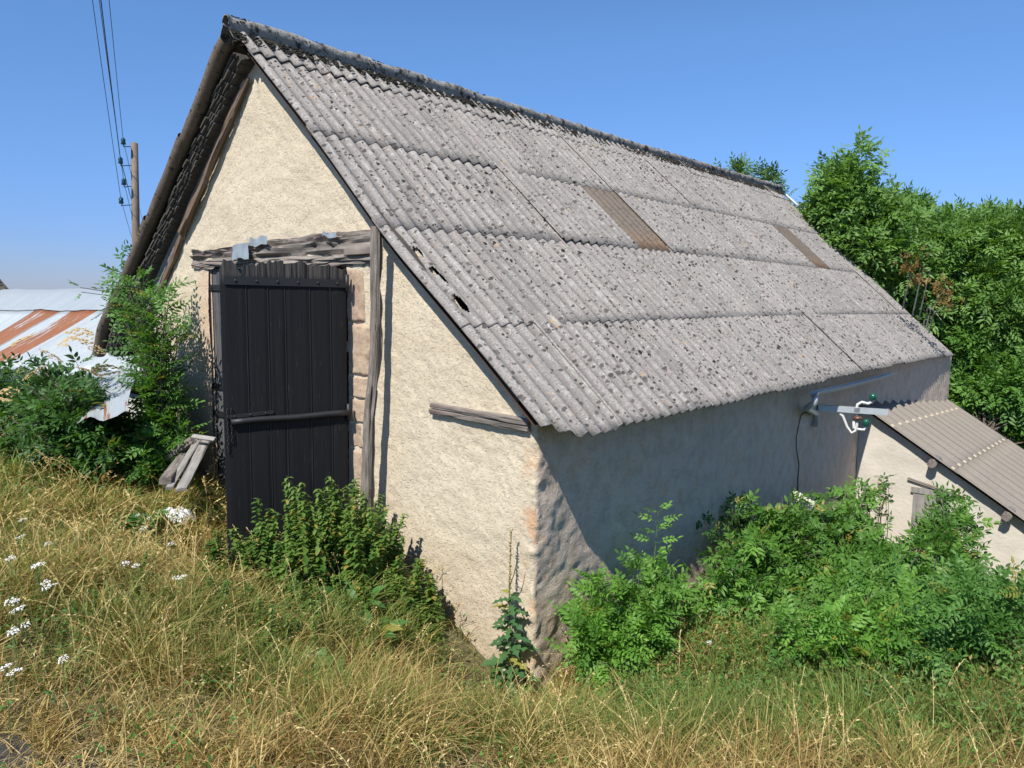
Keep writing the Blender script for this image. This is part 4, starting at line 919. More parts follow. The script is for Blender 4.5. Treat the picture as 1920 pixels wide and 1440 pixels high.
def branchy(base, tips, seed, r0=.02, wob=.08):
    """curved stems from the base to every tip; returns list of polylines"""
    out = []
    for k, tp in enumerate(tips):
        base_ = np.asarray(base); n = 9; P = []
        for i in range(n):
            q = i / (n - 1); p = base_ * (1 - q) + tp * q; p = p + V3(0, 0, .25 * np.linalg.norm((tp - base_)[:2]) * math.sin(math.pi * q) * .6)
            p[:2] -= (tp - base_)[:2] * .25 * math.sin(math.pi * q)
            p = p + V3(noise(V3(q * 3, k, 1), seed), noise(V3(q * 3, k, 5), seed), 0) * wob * math.sin(math.pi * q); P.append(p)
        out.append(np.array(P))
    return out
def bush(name, label, cat, base, blobs, nst, nleaf, tmpl, mat, seed, scale=(.8, 1.15), group=None, stem_r=.012, stem_mat='bark', reach=.45, up=.55, maxobj=260, shell=.35):
    """blobs: (centre, radii) of the crown; stems run from the base to points in them, leaves sit along the stems"""
    rr_ = np.random.default_rng(seed); root = empty(name, base, label, cat, group); base = np.asarray(base, float)
    wts = np.array([b_[1][0] * b_[1][1] * b_[1][2] for b_ in blobs]); wts = wts / wts.sum(); tips = []
    for k in range(nst):
        c_, rad = blobs[rr_.choice(len(blobs), p=wts)]; d = unit(rr_.normal(size=3)); r_ = rr_.random() ** shell
        tips.append(np.asarray(c_) + d * r_ * np.asarray(rad))
    lines_ = branchy(base, tips, seed)
    b = MB()
    for P in lines_: b.tube(P, list(np.linspace(stem_r, stem_r * .25, len(P)) * rr_.uniform(.6, 1.2)), 5, False)
    b.build('stems', MT[stem_mat], root, True)
    pos = []; dr = []
    for k in range(nleaf):
        P = lines_[rr_.integers(len(lines_))]; q = 1 - rr_.random() ** 1.4 * reach; f = q * (len(P) - 1); i = min(int(f), len(P) - 2); p = P[i] + (P[i + 1] - P[i]) * (f - i)
        t_ = unit(P[i + 1] - P[i]); d = rr_.normal(size=3) * .8; d = d - t_ * (d @ t_); d = unit(unit(d) + t_ * .55 + V3(.10, -.25, .15)); pos.append(p); dr.append(d)
    pos = np.array(pos); dr = np.array(dr); ups = unit(V3(.12, -.35, up + .35) + rr_.normal(size=(nleaf, 3)) * .33)
    x_, y_, z_ = frames(dr, ups); sc = rr_.uniform(scale[0], scale[1], nleaf)
    nobj = min(maxobj, nleaf)
    mes = [mesh('leaf', V, F, mat) for V, F in tmpl]
    dist = np.linalg.norm(pos - CAM, axis=1); order = np.argsort(dist)
    rb = Matrix.Translation(-Vector([float(q) for q in base]))
    for k in order[:nobj]:
        o = bpy.data.objects.new('leaf', mes[int(k) % len(mes)]); C.objects.link(o); o.parent = root
        a = x_[k] * sc[k]; b2 = y_[k] * sc[k]; c2 = z_[k] * sc[k]; p = pos[k] - base
        o.matrix_basis = Matrix(((a[0], b2[0], c2[0], p[0]), (a[1], b2[1], c2[1], p[1]), (a[2], b2[2], c2[2], p[2]), (0, 0, 0, 1)))
    rest = order[nobj:]
    if len(rest):
        Vs = []; Fs = []; cs = []; n0 = 0
        ca, cb = BC[mat.name]
        for j, (TV, TF) in enumerate(tmpl):
            s_ = rest[j::len(tmpl)]
            if not len(s_): continue
            V, F = scatter(TV, TF, pos[s_], x_[s_], y_[s_], z_[s_], sc[s_]); f = rr_.random(len(s_))[:, None]
            cc_ = (np.array(ca) * (1 - f) + np.array(cb) * f) * rr_.uniform(.6, 1.05, (len(s_), 1)); cc_ = np.where(rr_.random((len(s_), 1)) < .035, V3(.32, .27, .06), cc_); cs.append(np.repeat(cc_, len(TV), 0)); Vs.append(V); Fs.append(F + n0); n0 += len(V)
        tag(link('foliage', mesh('foliage', np.concatenate(Vs), np.concatenate(Fs), MT['leafcol'], False, None, np.concatenate(cs)), root), kind='stuff')
    return root
BC = {'elder_leaf': ((.085, .215, .036), (.19, .37, .065)), 'ash_leaf': ((.10, .245, .036), (.21, .41, .065)), 'dark_elder_leaf': ((.040, .105, .025), (.10, .22, .045)), 'sapling_leaf': ((.075, .19, .035), (.15, .31, .065))}
T_elder = [compound(2 + k % 2, .12, .080, .030, 2, .3, .35, k, 62) for k in range(4)]
T_ash = [compound(5, .20, .062, .026, 2, .22, .25, k, 64) for k in range(4)]
T_rob = [compound(5, .24, .062, .026, 2, .25, .2, k, 66) for k in range(4)]

def wp(u, v, y): return hit(u, v, 1, y)
def xw_(u, v, k): return hit(u, v, 0, XW + k)
def blob(u, v, k, rx, ry, rz): return (xw_(u, v, k), (rx, ry, rz))
# --- ash bush right of the corner
bs = xw_(1165, 1290, .45); bs[2] = G(bs[0], bs[1])
bush('ash_bush', 'bright green ash bush growing against the barn corner in the centre of the picture', 'bush', bs,
     [blob(1120, 1180, .45, .28, .30, .30), blob(1200, 1120, .5, .3, .35, .30), blob(1250, 1080, .55, .25, .35, .26), blob(1120, 1090, .35, .16, .18, .18), blob(1270, 1160, .5, .3, .35, .3), blob(1110, 1230, .45, .25, .3, .25), blob(1200, 1200, .6, .35, .35, .3)], 90, 950, T_ash, MT['ash'], 5, (.75, 1.15), None, .007, 'stem')
bs2 = xw_(1225, 1240, .40); bs2[2] = G(bs2[0], bs2[1])
root = empty('ash_sapling', bs2, 'slender ash sapling rising above the bush against the dark shaded wall', 'sapling')
P = [bs2, xw_(1222, 1160, .38), xw_(1224, 1080, .36), xw_(1230, 1010, .36), xw_(1234, 960, .36)]
b = MB(); b.tube(P, [.009, .008, .006, .004, .002], 6, False); b.build('stem', MT['stem'], root, True)
mes = [mesh('leaf', V, F, MT['ash']) for V, F in [compound(4, .22, .075, .030, 2, .3, .35, k, 62) for k in range(3)]]
for k in range(16):
    q = .35 + .65 * (k // 2) / 7; f = q * 4; i = min(int(f), 3); p = P[i] + (P[i + 1] - P[i]) * (f - i); an = (k % 2) * math.pi + (k // 2 % 2) * .9 + .5
    d = V3(math.cos(an) * .8, math.sin(an) * .9, .25 + q * .3); d = unit(d); x1, y1, z1 = frames(d[None], V3(.1, -.3, 1)[None]); sc = 1.15 - .35 * q
    o = bpy.data.objects.new('leaf', mes[k % 3]); C.objects.link(o); o.parent = root; pp = p - bs2
    m3 = [x1[0] * sc, y1[0] * sc, z1[0] * sc]; o.matrix_basis = Matrix(tuple((m3[0][r], m3[1][r], m3[2][r], pp[r]) for r in range(3)) + ((0, 0, 0, 1),))
# --- elder bushes along the long wall
def base_at(u, v, k):
    p = xw_(u, v, k); p[2] = G(p[0], p[1]); return p
bush('elder_bush', 'dense green elder bush in front of the shaded wall below the gutter', 'bush', base_at(1440, 1180, .6),
     [blob(1400, 1050, .7, .38, .5, .34), blob(1480, 980, .55, .34, .55, .33), blob(1360, 1120, .8, .3, .4, .28), blob(1500, 1080, .8, .4, .6, .35), blob(1430, 960, .4, .22, .3, .25), blob(1420, 1150, 1.0, .5, .6, .3), blob(1520, 1150, 1.1, .5, .6, .3)], 150, 2300, T_elder, MT['elder'], 8, (.8, 1.3), None, .012, 'bark')
bush('elder_bush', 'dark leaved elder shoots pressed on the shaded wall behind the larger bush', 'bush', base_at(1370, 1100, .15),
     [blob(1380, 935, .12, .10, .22, .16), blob(1330, 985, .12, .08, .16, .14), blob(1415, 950, .15, .1, .2, .15)], 22, 110, T_elder, MT['darkelder'], 9, (.7, 1.), None, .008, 'bark')
bush('elder_bush', 'elder bush at the inner angle where the barn meets the outbuilding', 'bush', base_at(1600, 1120, 1.2),
     [blob(1590, 1020, 1.1, .45, .6, .42), blob(1600, 930, .8, .30, .35, .30), blob(1560, 980, .8, .4, .5, .35), blob(1660, 1060, 1.5, .45, .6, .40), blob(1560, 1090, 1.2, .4, .6, .35), blob(1620, 1150, 1.6, .6, .6, .35)], 140, 2100, T_elder, MT['elder'], 11, (.9, 1.4), None, .014, 'bark')
bush('elder_bush', 'elder bush reaching over the boarded opening of the outbuilding', 'bush', base_at(1750, 1130, 2.0),
     [blob(1775, 965, 1.9, .38, .5, .30), blob(1730, 1060, 2.1, .42, .5, .38), blob(1800, 1060, 2.1, .25, .4, .4), blob(1740, 1150, 2.3, .6, .5, .35), blob(1700, 1110, 2.2, .4, .5, .4)], 120, 1700, T_elder, MT['elder'], 12, (.9, 1.4), None, .014, 'bark')
bush('elder_sprig', 'dark leafy elder sprig standing clear against the pale outbuilding wall', 'bush', base_at(1655, 1000, .8),
     [blob(1660, 905, .8, .16, .22, .12)], 8, 34, T_elder, MT['darkelder'], 14, (.9, 1.2), None, .01, 'bark')
bush('ash_bush', 'loose yellow green ash suckers in front of the inner angle bushes', 'bush', base_at(1640, 1210, 2.4),
     [blob(1640, 1150, 2.3, .5, .5, .32), blob(1560, 1170, 2.0, .45, .5, .28), blob(1720, 1165, 2.5, .4, .5, .28)], 70, 700, T_ash, MT['ash'], 21, (.7, 1.1), None, .008, 'stem')
bush('ash_bush', 'low loose bush at the foot of the outbuilding wall near the right edge', 'bush', base_at(1820, 1180, 2.9),
     [blob(1820, 1130, 2.9, .45, .5, .3), blob(1860, 1150, 3.1, .35, .4, .25), blob(1760, 1180, 2.8, .4, .4, .25)], 50, 420, T_rob, MT['robinia'], 22, (.7, 1.1), None, .008, 'stem')
# --- left side shrubs
def wy(u, v, y, rx, ry, rz): return (wp(u, v, y), (rx, ry, rz))
def bys(u, v, y):
    p = wp(u, v, y); p[2] = G(p[0], p[1]); return p
bush('elder_bush', 'large elder bush in front of the tin shed, left of the gable', 'bush', bys(170, 880, -.9),
     [wy(140, 790, -1., .75, .6, .6), wy(90, 740, -.8, .5, .5, .4), wy(200, 830, -.8, .7, .5, .45), wy(120, 700, -.7, .4, .4, .24), wy(250, 860, -.6, .5, .4, .4)], 150, 2200, T_elder, MT['darkelder'], 15, (1.0, 1.5), None, .02, 'bark')
bush('elder_bush', 'elder bush at the left edge of the picture beside the rusty roof', 'bush', bys(-10, 880, -1.0),
     [wy(5, 730, -1, .5, .6, .4), wy(-20, 790, -1, .8, .6, .6), wy(50, 840, -1.2, .7, .6, .4)], 110, 1300, T_elder, MT['darkelder'], 16, (1.0, 1.5), None, .02, 'bark')
bush('robinia_sapling', 'leafy sapling climbing the left corner of the gable wall up to the roof verge', 'sapling', bys(305, 850, -.35),
     [wy(270, 545, -.4, .42, .3, .22), wy(240, 600, -.5, .36, .3, .22), wy(300, 640, -.35, .22, .2, .42), wy(320, 720, -.3, .22, .18, .5), wy(325, 600, -.35, .28, .2, .18)], 80, 520, T_rob, MT['robinia'], 17, (.9, 1.4), None, .014, 'bark', .7)
bush('ash_bush', 'low bush growing at the foot of the gable beside the heap of planks', 'bush', bys(330, 880, -.3),
     [wy(335, 810, -.3, .3, .2, .22), wy(280, 850, -.5, .5, .3, .3)], 40, 300, T_ash, MT['robinia'], 18, (.9, 1.3), None, .01, 'bark')
bush('bush', 'greyish green bush showing behind the left slope of the barn roof', 'bush', (-15.5, 6.5, .6),
     [(at_dist(232, 525, 20), (.55, .5, .5)), (at_dist(262, 498, 20.5), (.4, .5, .5)), (at_dist(153, 550, 21), (.25, .3, .2))], 40, 340, T_elder, MT['robinia'], 19, (1.3, 2.), None, .03, 'bark')

# --- dried umbels on the left elders
def umbel(nm, mat, R0, seed, n=60, dome=.25):
    r_ = random.Random(seed); b = MB()
    tv, tf = ico * .5, icf; Vs = []; Fs = []; k0 = 0
    for k in range(n):
        a = r_.random() * 6.28; d = math.sqrt(r_.random()); p = V3(math.cos(a) * d * R0, math.sin(a) * d * R0, (1 - d * d) * R0 * dome + r_.uniform(-.01, .01) * R0 * 5)
        Vs.append(tv * R0 * r_.uniform(.16, .3) * np.array([1, 1, .7]) + p); Fs.append(tf + k0); k0 += len(tv)
    return mesh(nm, np.concatenate(Vs), np.concatenate(Fs), MT[mat])
um = [umbel('umbel', 'umbel', .13, k) for k in range(3)]
for k, (u_, v_, y_) in enumerate(((130, 640, -.9), (150, 628, -.8), (95, 668, -1.0), (170, 700, -1.), (200, 695, -.9), (65, 700, -1.2), (40, 640, -1.2), (15, 740, -1.3), (175, 652, -.8))):
    o = bpy.data.objects.new('umbel', um[k % 3]); C.objects.link(o); o['kind'] = 'stuff'; eb = bpy.data.objects['elder_bush.004' if u_ > 60 else 'elder_bush.005']
    o.parent = eb; o.location = Vector([float(q) for q in wp(u_, v_, y_)]) - eb.location; o.rotation_euler = (.5, .2 * (k % 3), k); o.scale = (1.2, 1.2, .8)
um2 = umbel('flower_head', 'creamumbel', .10, 7)
for (u_, v_, k_) in ((1495, 932, .5), (1513, 944, .6)):
    o = bpy.data.objects.new('umbel', um2); C.objects.link(o); eb = bpy.data.objects['elder_bush']; o['kind'] = 'stuff'; o.parent = eb; o.location = Vector([float(q) for q in xw_(u_, v_, k_)]) - eb.location; o.rotation_euler = (.4, .3, 0)

# ------------------------------------------------------------------ trees behind
def tree(label, x, y, h, blobs, ntips, per, seed, c1, c2, name='tree', leafscale=1.0, group=None, trunk_r=.12, push=1.0):
    rr_ = np.random.default_rng(seed); zb = G(x, y); root = empty(name, (x, y, zb), label, 'tree', group)
    blobs = [(CAM + (np.array(c_, float) - CAM) * push, np.array(r_, float) * push) for c_, r_ in blobs]; leafscale = leafscale * (1 + (push - 1) * .5)
    ww = np.array([r_[0] * r_[1] * r_[2] for _, r_ in blobs]) ** .75; ww /= ww.sum(); tips = []
    for k in range(ntips):
        c_, r_ = blobs[rr_.choice(len(blobs), p=ww)]; d = unit(rr_.normal(size=3)); d[2] = abs(d[2]) * .9 + d[2] * .1 if rr_.random() < .35 else d[2]
        tips.append(c_ + d * r_ * rr_.random() ** .28)
    tips = np.array(tips)
    b = MB(); base = V3(x, y, zb - .2); topc = np.mean([c_ for c_, _ in blobs], 0)
    tr = [base, base * .6 + topc * .4 + V3(.2, .1, 0), base * .25 + topc * .75, topc + V3(0, 0, .5)]; b.tube(tr, [trunk_r, trunk_r * .75, trunk_r * .5, trunk_r * .2], 9, False); b.build('trunk', MT['bark'], root, True)
    b = MB()
    for tp in tips[::2]:
        q = rr_.uniform(.25, .9); s0 = tr[1] * (1 - q) + tr[3] * q; m_ = s0 * .5 + tp * .5 + V3(0, 0, -.15); b.tube([s0, m_, tp], [.028, .018, .006], 4, False)
    b.build('branches', MT['bark'], root, True)
    per = int(per * 1.25)
    TV, TF = compound(3, .26, .15, .052, 1, .3, .2, seed, 60)
    n = ntips * per; ti = np.repeat(np.arange(ntips), per); clus = rr_.uniform(.30, .62, ntips)[ti]
    d = rand_dirs(n, .55); pos = tips[ti] + d * (clus * rr_.random(n) ** .6)[:, None] * np.array([1, 1, .95]); dirs = unit(d + rr_.normal(size=(n, 3)) * .35 + V3(0, 0, -.1)); ups = unit(V3(.12, -.35, 1) + rr_.normal(size=(n, 3)) * .5)
    x_, y_, z_ = frames(dirs, ups); V, F = scatter(TV, TF, pos, x_, y_, z_, rr_.uniform(.75, 1.25, n) * leafscale)
    f = np.clip(rr_.random(ntips)[ti] * .6 + rr_.random(n) * .4, 0, 1)[:, None]; col = np.repeat(np.array(c1) * (1 - f) + np.array(c2) * f, len(TV), 0)
    link('crown', mesh('crown', V, F, MT['leafcol'], False, None, col), root); return root
GA, GB = (.085, .18, .036), (.21, .37, .085)
def ad(u, v, D): return at_dist(u, v, D)
tree('tall leafy ash tree rising highest beside the far end of the barn roof', *ad(1590, 600, 21)[:2], 8,
     [(ad(1585, 365, 21), (.62, .6, .62)), (ad(1560, 420, 21), (.72, .8, .6)), (ad(1630, 430, 21.5), (.8, .9, .7)), (ad(1600, 470, 21.5), (1.5, 1.2, 1.2)), (ad(1577, 312, 21), (.16, .2, .22)), (ad(1608, 306, 21), (.16, .2, .22))], 130, 44, 1, GA, (.24, .41, .11))
tree('rounded green tree in the middle of the thicket right of the barn', *ad(1720, 700, 20)[:2], 7,
     [(ad(1720, 510, 20), (1.3, 1.2, 1.05)), (ad(1695, 410, 21), (.4, .5, .4)), (ad(1700, 560, 20), (1.3, 1.1, 1.1)), (ad(1770, 470, 21), (.8, 1, .6))], 140, 48, 2, GA, GB, push=1.16)
tree('broad green tree filling the right edge above the outbuilding roof', *ad(1880, 760, 21)[:2], 7,
     [(ad(1860, 490, 21), (1.5, 1.5, .95)), (ad(1930, 490, 22), (1.4, 1.5, 1.0)), (ad(1880, 600, 20.5), (1.7, 1.4, 1.4)), (ad(1810, 455, 21.5), (.7, 1, .6)), (ad(2010, 560, 22), (1.6, 1.6, 2))], 210, 48, 3, GA, GB, push=1.16)
tree('low bright green tree overhanging the far edge of the outbuilding roof', *ad(1820, 900, 18)[:2], 4,
     [(ad(1840, 680, 18), (1.0, .9, .9)), (ad(1850, 780, 17.5), (1.1, .9, .9)), (ad(1910, 760, 17.5), (1.1, .9, 1.1)), (ad(1800, 720, 18), (.5, .6, .9))], 130, 48, 4, (.075, .18, .035), (.18, .35, .07), push=1.30)
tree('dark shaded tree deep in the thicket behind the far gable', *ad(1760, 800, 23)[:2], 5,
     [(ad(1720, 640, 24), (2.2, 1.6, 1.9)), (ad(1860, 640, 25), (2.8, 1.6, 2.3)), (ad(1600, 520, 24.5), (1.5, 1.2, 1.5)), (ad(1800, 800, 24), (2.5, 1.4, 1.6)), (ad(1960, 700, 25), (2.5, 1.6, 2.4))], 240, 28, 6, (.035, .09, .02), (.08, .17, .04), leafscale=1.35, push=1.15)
tree('treetop showing just above the ridge of the barn roof', -11.0, 24.0, 9,
     [(ad(1375, 335, 27), (.45, .5, .32)), (ad(1425, 352, 27), (.35, .4, .32)), (ad(1455, 372, 27), (.25, .4, .4)), (ad(1395, 440, 27), (1.2, 1.0, .9))], 50, 24, 7, (.07, .14, .035), (.15, .27, .07))
dt = empty('dead_branch', ad(1700, 620, 18.5), 'bare pale branches with withered brown leaves at the edge of the thicket', 'branch')
b = MB()
for (u0, v0, u1, v1) in ((1718, 560, 1732, 500), (1730, 566, 1745, 505), (1745, 580, 1775, 540), (1700, 545, 1712, 505), (1750, 590, 1790, 570), (1740, 575, 1765, 600)):
    a, c_ = ad(u0, v0, 18.6), ad(u1, v1, 18.2); b.tube([a + V3(-.1, .2, -.4), a, a * .5 + c_ * .5 + V3(0, 0, .04), c_], [.018, .015, .010, .005], 6, False)
b.build('branches', MT['greywood'], dt, True)
TV, TF = compound(3, .2, .1, .05, 1, .5, .2, 3); n = 70; cc = [ad(1700, 495, 18.1), ad(1768, 560, 18.1), ad(1755, 537, 18.2), ad(1712, 500, 18.1)]; ti = rng.integers(0, 4, n)
pos = np.array(cc)[ti] + rng.normal(size=(n, 3)) * .14; x_, y_, z_ = frames(rand_dirs(n, -.4), rand_dirs(n, .5)); V, F = scatter(TV, TF, pos, x_, y_, z_, rng.uniform(.5, .9, n)); f = rng.random(n)[:, None]
tag(link('withered_leaves', mesh('withered_leaves', V, F, MT['leafcol'], False, None, np.repeat(V3(.22, .11, .035) * (1 - f) + V3(.30, .22, .07) * f, len(TV), 0)), dt), kind='stuff')
# dense far hedge mass behind the trees
n = 9000; uu = rng.uniform(-8, 16, n); hx = -4 + uu; 
base_pts = [ad(u_, 700, 30) for u_ in np.linspace(1380, 2300, 40)]
bp = np.array(base_pts)[rng.integers(0, 40, n)] + rng.normal(size=(n, 3)) * np.array([.6, .6, 0]); bp[:, 2] = -3.5 + rng.random(n) * (6.6 + .9 * noise(np.stack([bp[:, 0] * .7, bp[:, 1] * .7, bp[:, 0] * 0], -1), 4))
TV, TF = compound(3, .34, .2, .08, 1, .3, .2, 9); x_, y_, z_ = frames(rand_dirs(n, 0), unit(V3(.1, -.5, .8) + rng.normal(size=(n, 3)) * .4)); V, F = scatter(TV, TF, bp, x_, y_, z_, rng.uniform(1.2, 2.0, n)); f = rng.random(n)[:, None]
o = link('far_wood', mesh('far_wood', V, F, MT['leafcol'], False, None, np.repeat(V3(.02, .055, .015) * (1 - f) + V3(.045, .11, .03) * f, len(TV), 0))); tag(o, 'dark green wood in the distance behind the trees on the right', 'wood', None, 'stuff')

# ------------------------------------------------------------------ nettles
def nettle_mesh(h, seed):
    r_ = random.Random(seed); b = MB(); lean = V3(r_.uniform(-.14, .14), r_.uniform(-.14, .10), 0)
    P = [V3(0, 0, 0) + lean * (q * q) * h + V3(0, 0, h * q) for q in np.linspace(0, 1, 7)]
    sv = MB(); sv.tube(P, list(np.linspace(.005, .002, 7)), 4, False)
    LV, LF = leaflet(.105, .055, .3, 2); Vs = [np.concatenate(sv.V)]; n0 = len(Vs[0]); F = [f for f in sv.F]; cs = [np.tile(V3(.13, .15, .06), (n0, 1))]
    F3 = []
    for f in F: F3 += [(f[0], f[1], f[2]), (f[0], f[2], f[3])]
    lv = []
    k = 0; q = .12
    while q < 1.0:
        for a0 in (0, 2.1, 4.2):
            an = a0 + (k % 2) * 1.57 + r_.uniform(-.4, .4); i = min(int(q * 6), 5); p = P[i] + (P[i + 1] - P[i]) * (q * 6 - i)
            d = V3(math.cos(an), math.sin(an), r_.uniform(-1.0, .35)); x1, y1, z1 = frames(d[None], V3(0, -.2, 1)[None]); sc = (1.15 - .65 * q) * r_.uniform(.8, 1.2)
            V, _ = scatter(LV, LF, p[None], x1, y1, z1, np.array([sc])); lv.append(V); F3 += [tuple(f + n0) for f in LF]; n0 += len(V)
            g_ = r_.random(); c_ = V3(.065, .155, .026) * (1 - g_) + V3(.19, .28, .06) * g_
            if r_.random() < .05: c_ = V3(.34, .27, .06)
            cs.append(np.tile(c_, (len(V), 1)))
        q += r_.uniform(.020, .032); k += 1
    return mesh('nettle', np.concatenate(Vs + lv), np.array(F3), MT['leafcol'], False, None, np.concatenate(cs))
nm = [nettle_mesh(1.0, k) for k in range(8)]
pts = [(-2.95, -.75), (-2.80, -.95), (-2.62, -.6), (-2.5, -.85), (-2.35, -.55), (-2.2, -.8), (-2.05, -.5), (-1.9, -.7), (-1.75, -.4), (-1.62, -.62), (-2.75, -.45), (-2.45, -.35), (-2.2, -.3), (-1.95, -.25), (-1.7, -.2), (-1.5, -.35), (-2.9, -1.15), (-2.6, -1.2), (-2.3, -1.1), (-2.0, -1.05), (-1.75, -.9), (-1.5, -.7), (-1.38, -.5), (-1.3, -.15), (-2.1, -1.3), (-2.5, -1.45), (-1.85, -1.25)]
pts += [(-2.35 + .95 * random.random(), -.15 - .5 * random.random()) for _ in range(22)]
pts += [(a + random.uniform(-.16, .16), c_ + random.uniform(-.16, .16)) for a, c_ in pts] + [(a + random.uniform(-.16, .16), c_ + random.uniform(-.16, .16)) for a, c_ in pts]
pts = [(a + .22 if a < -2.3 else a, c_) for a, c_ in pts]
for k, (a, c_) in enumerate(pts):
    if a < -2.62 and k % 3: continue
    h = random.choice((.5, .62, .75, .9, 1.08)) * random.uniform(.92, 1.08) * (1.0 if c_ > -1.0 and a < -1.8 else .68) * (1.0 if k < 27 else .85)
    if a > -1.6: h *= .85
    if 27 <= k < 49: h = random.uniform(.7, 1.0) * (1 if a < -1.7 else .8)
    o = bpy.data.objects.new('nettle', nm[k % 8]); C.objects.link(o); o.location = (a, c_, G(a, c_) - .02); o.rotation_euler = (0, 0, random.random() * 6.28); o.scale = (1.1, 1.1, h * 1.0)
    tag(o, 'green nettle in the dense clump between the black door and the barn corner', 'nettle', 'nettles at the foot of the gable')
for k in range(150):
    q = random.random(); a = .35 + 3.2 * random.random(); c_ = .9 + a * .55 + random.uniform(-1.5, 2.4)
    if k >= 105: a = -1.9 + 1.3 * random.random(); c_ = -1.15 - .95 * random.random()
    if math.hypot(a - CAM[0], c_ - CAM[1]) < 3.9: continue
    o = bpy.data.objects.new('herb', nm[k % 8]); C.objects.link(o); o.location = (a, c_, G(a, c_) - .05); o.rotation_euler = (random.uniform(-.3, .3), random.uniform(-.3, .3), random.random() * 6.28)
    sc = random.uniform(.35, .62) if k < 105 else random.uniform(.3, .5); o.scale = (sc * 1.15, sc * 1.15, sc)
    if k < 105: tag(o, 'low leafy green herb on the green bank below the elder bushes', 'weed', 'herbs on the right bank')
    else: tag(o, 'low leafy green herb on the slope in front of the nettle clump', 'weed', 'herbs below the nettles')
r5 = random.Random(77)
for k in range(75):
    a = r5.uniform(-6.5, -.3); c_ = r5.uniform(-3.3, -1.2) + .10 * (a + 3)
    if math.hypot(a - CAM[0], c_ - CAM[1]) < 3.7: continue
    o = bpy.data.objects.new('herb', nm[k % 8]); C.objects.link(o); o.location = (a, c_, G(a, c_) - .06); o.rotation_euler = (r5.uniform(-.4, .4), r5.uniform(-.4, .4), r5.random() * 6.28)
    sc = r5.uniform(.22, .42); o.scale = (sc * 1.25, sc * 1.25, sc); tag(o, 'short green herb half hidden in the dry grass left of the nettles', 'weed', 'herbs in the left yard')
# --- wild lettuce at the corner
lb = wp(955, 1260, .06); lb[2] = G(lb[0], lb[1])
let = empty('wild_lettuce', lb, 'tall wild lettuce with jagged blue green leaves standing against the barn corner', 'weed')
ht = wp(945, 990, .10)[2] - lb[2]; P = [lb + V3(-.02 * q + .01 * math.sin(q * 7), .02 * q, ht * q) for q in np.linspace(0, 1, 10)]
b = MB(); b.tube(P, list(np.linspace(.013, .003, 10)), 7, False)
b.tube([P[6], P[6] + V3(.07, -.02, .15), P[6] + V3(.10, -.02, .30)], [.005, .004, .002], 5, False); b.build('stem', MT['stem'], let, True)
b = MB()
for q in np.linspace(.66, 1, 22):
    p = P[0] + (P[-1] - P[0]) * q; b.tube([p, p + V3(random.uniform(-.02, .02), -.01, .02), p + V3(random.uniform(-.025, .025), -.015, .035)], [.004, .006, .002], 5)
b.build('buds', MT['umbel'], let, True)
def jag_leaf(l, w_, seed, lobes=5):
    r_ = random.Random(seed); n = 13; V = []; 
    for i in range(n):
        q = i / (n - 1); wd_ = w_ / 2 * (math.sin(math.pi * min(1, q * 1.02 + .04)) ** .6) * (.62 + .38 * math.cos(q * lobes * 6.28)) * (1 - .25 * q); z = -.45 * l * q * q
        if i == n - 1: wd_ = .001
        V += [(-wd_, l * q, z + .18 * wd_ + r_.uniform(-.004, .004)), (0, l * q, z), (wd_, l * q, z + .18 * wd_ + r_.uniform(-.004, .004))]
    F = []
    for i in range(n - 1):
        for j in (0, 1): a = i * 3 + j; F.append((a, a + 1, a + 4, a + 3))
    return mesh('leaf', V, F, MT['lettuce'], True)
jl = [jag_leaf(.20, .11, k, 4) for k in range(3)] + [jag_leaf(.24, .10, 9, 1)]
for k in range(36):
    q = .03 + .62 * k / 36; p = P[0] + (P[-1] - P[0]) * q - lb; an = k * 2.4 + .3; o = bpy.data.objects.new('leaf', jl[3 if k < 7 else k % 3]); C.objects.link(o); o.parent = let
    d = V3(math.cos(an), math.sin(an) * .7 - .35, .25 - .5 * (q < .15)); x1, y1, z1 = frames(unit(d)[None], V3(0, -.4, 1)[None]); sc = (1.4 - 1.0 * q) * random.uniform(.8, 1.15)
    o.matrix_basis = Matrix(tuple((x1[0][r] * sc, y1[0][r] * sc, z1[0][r] * sc, p[r]) for r in range(3)) + ((0, 0, 0, 1),))
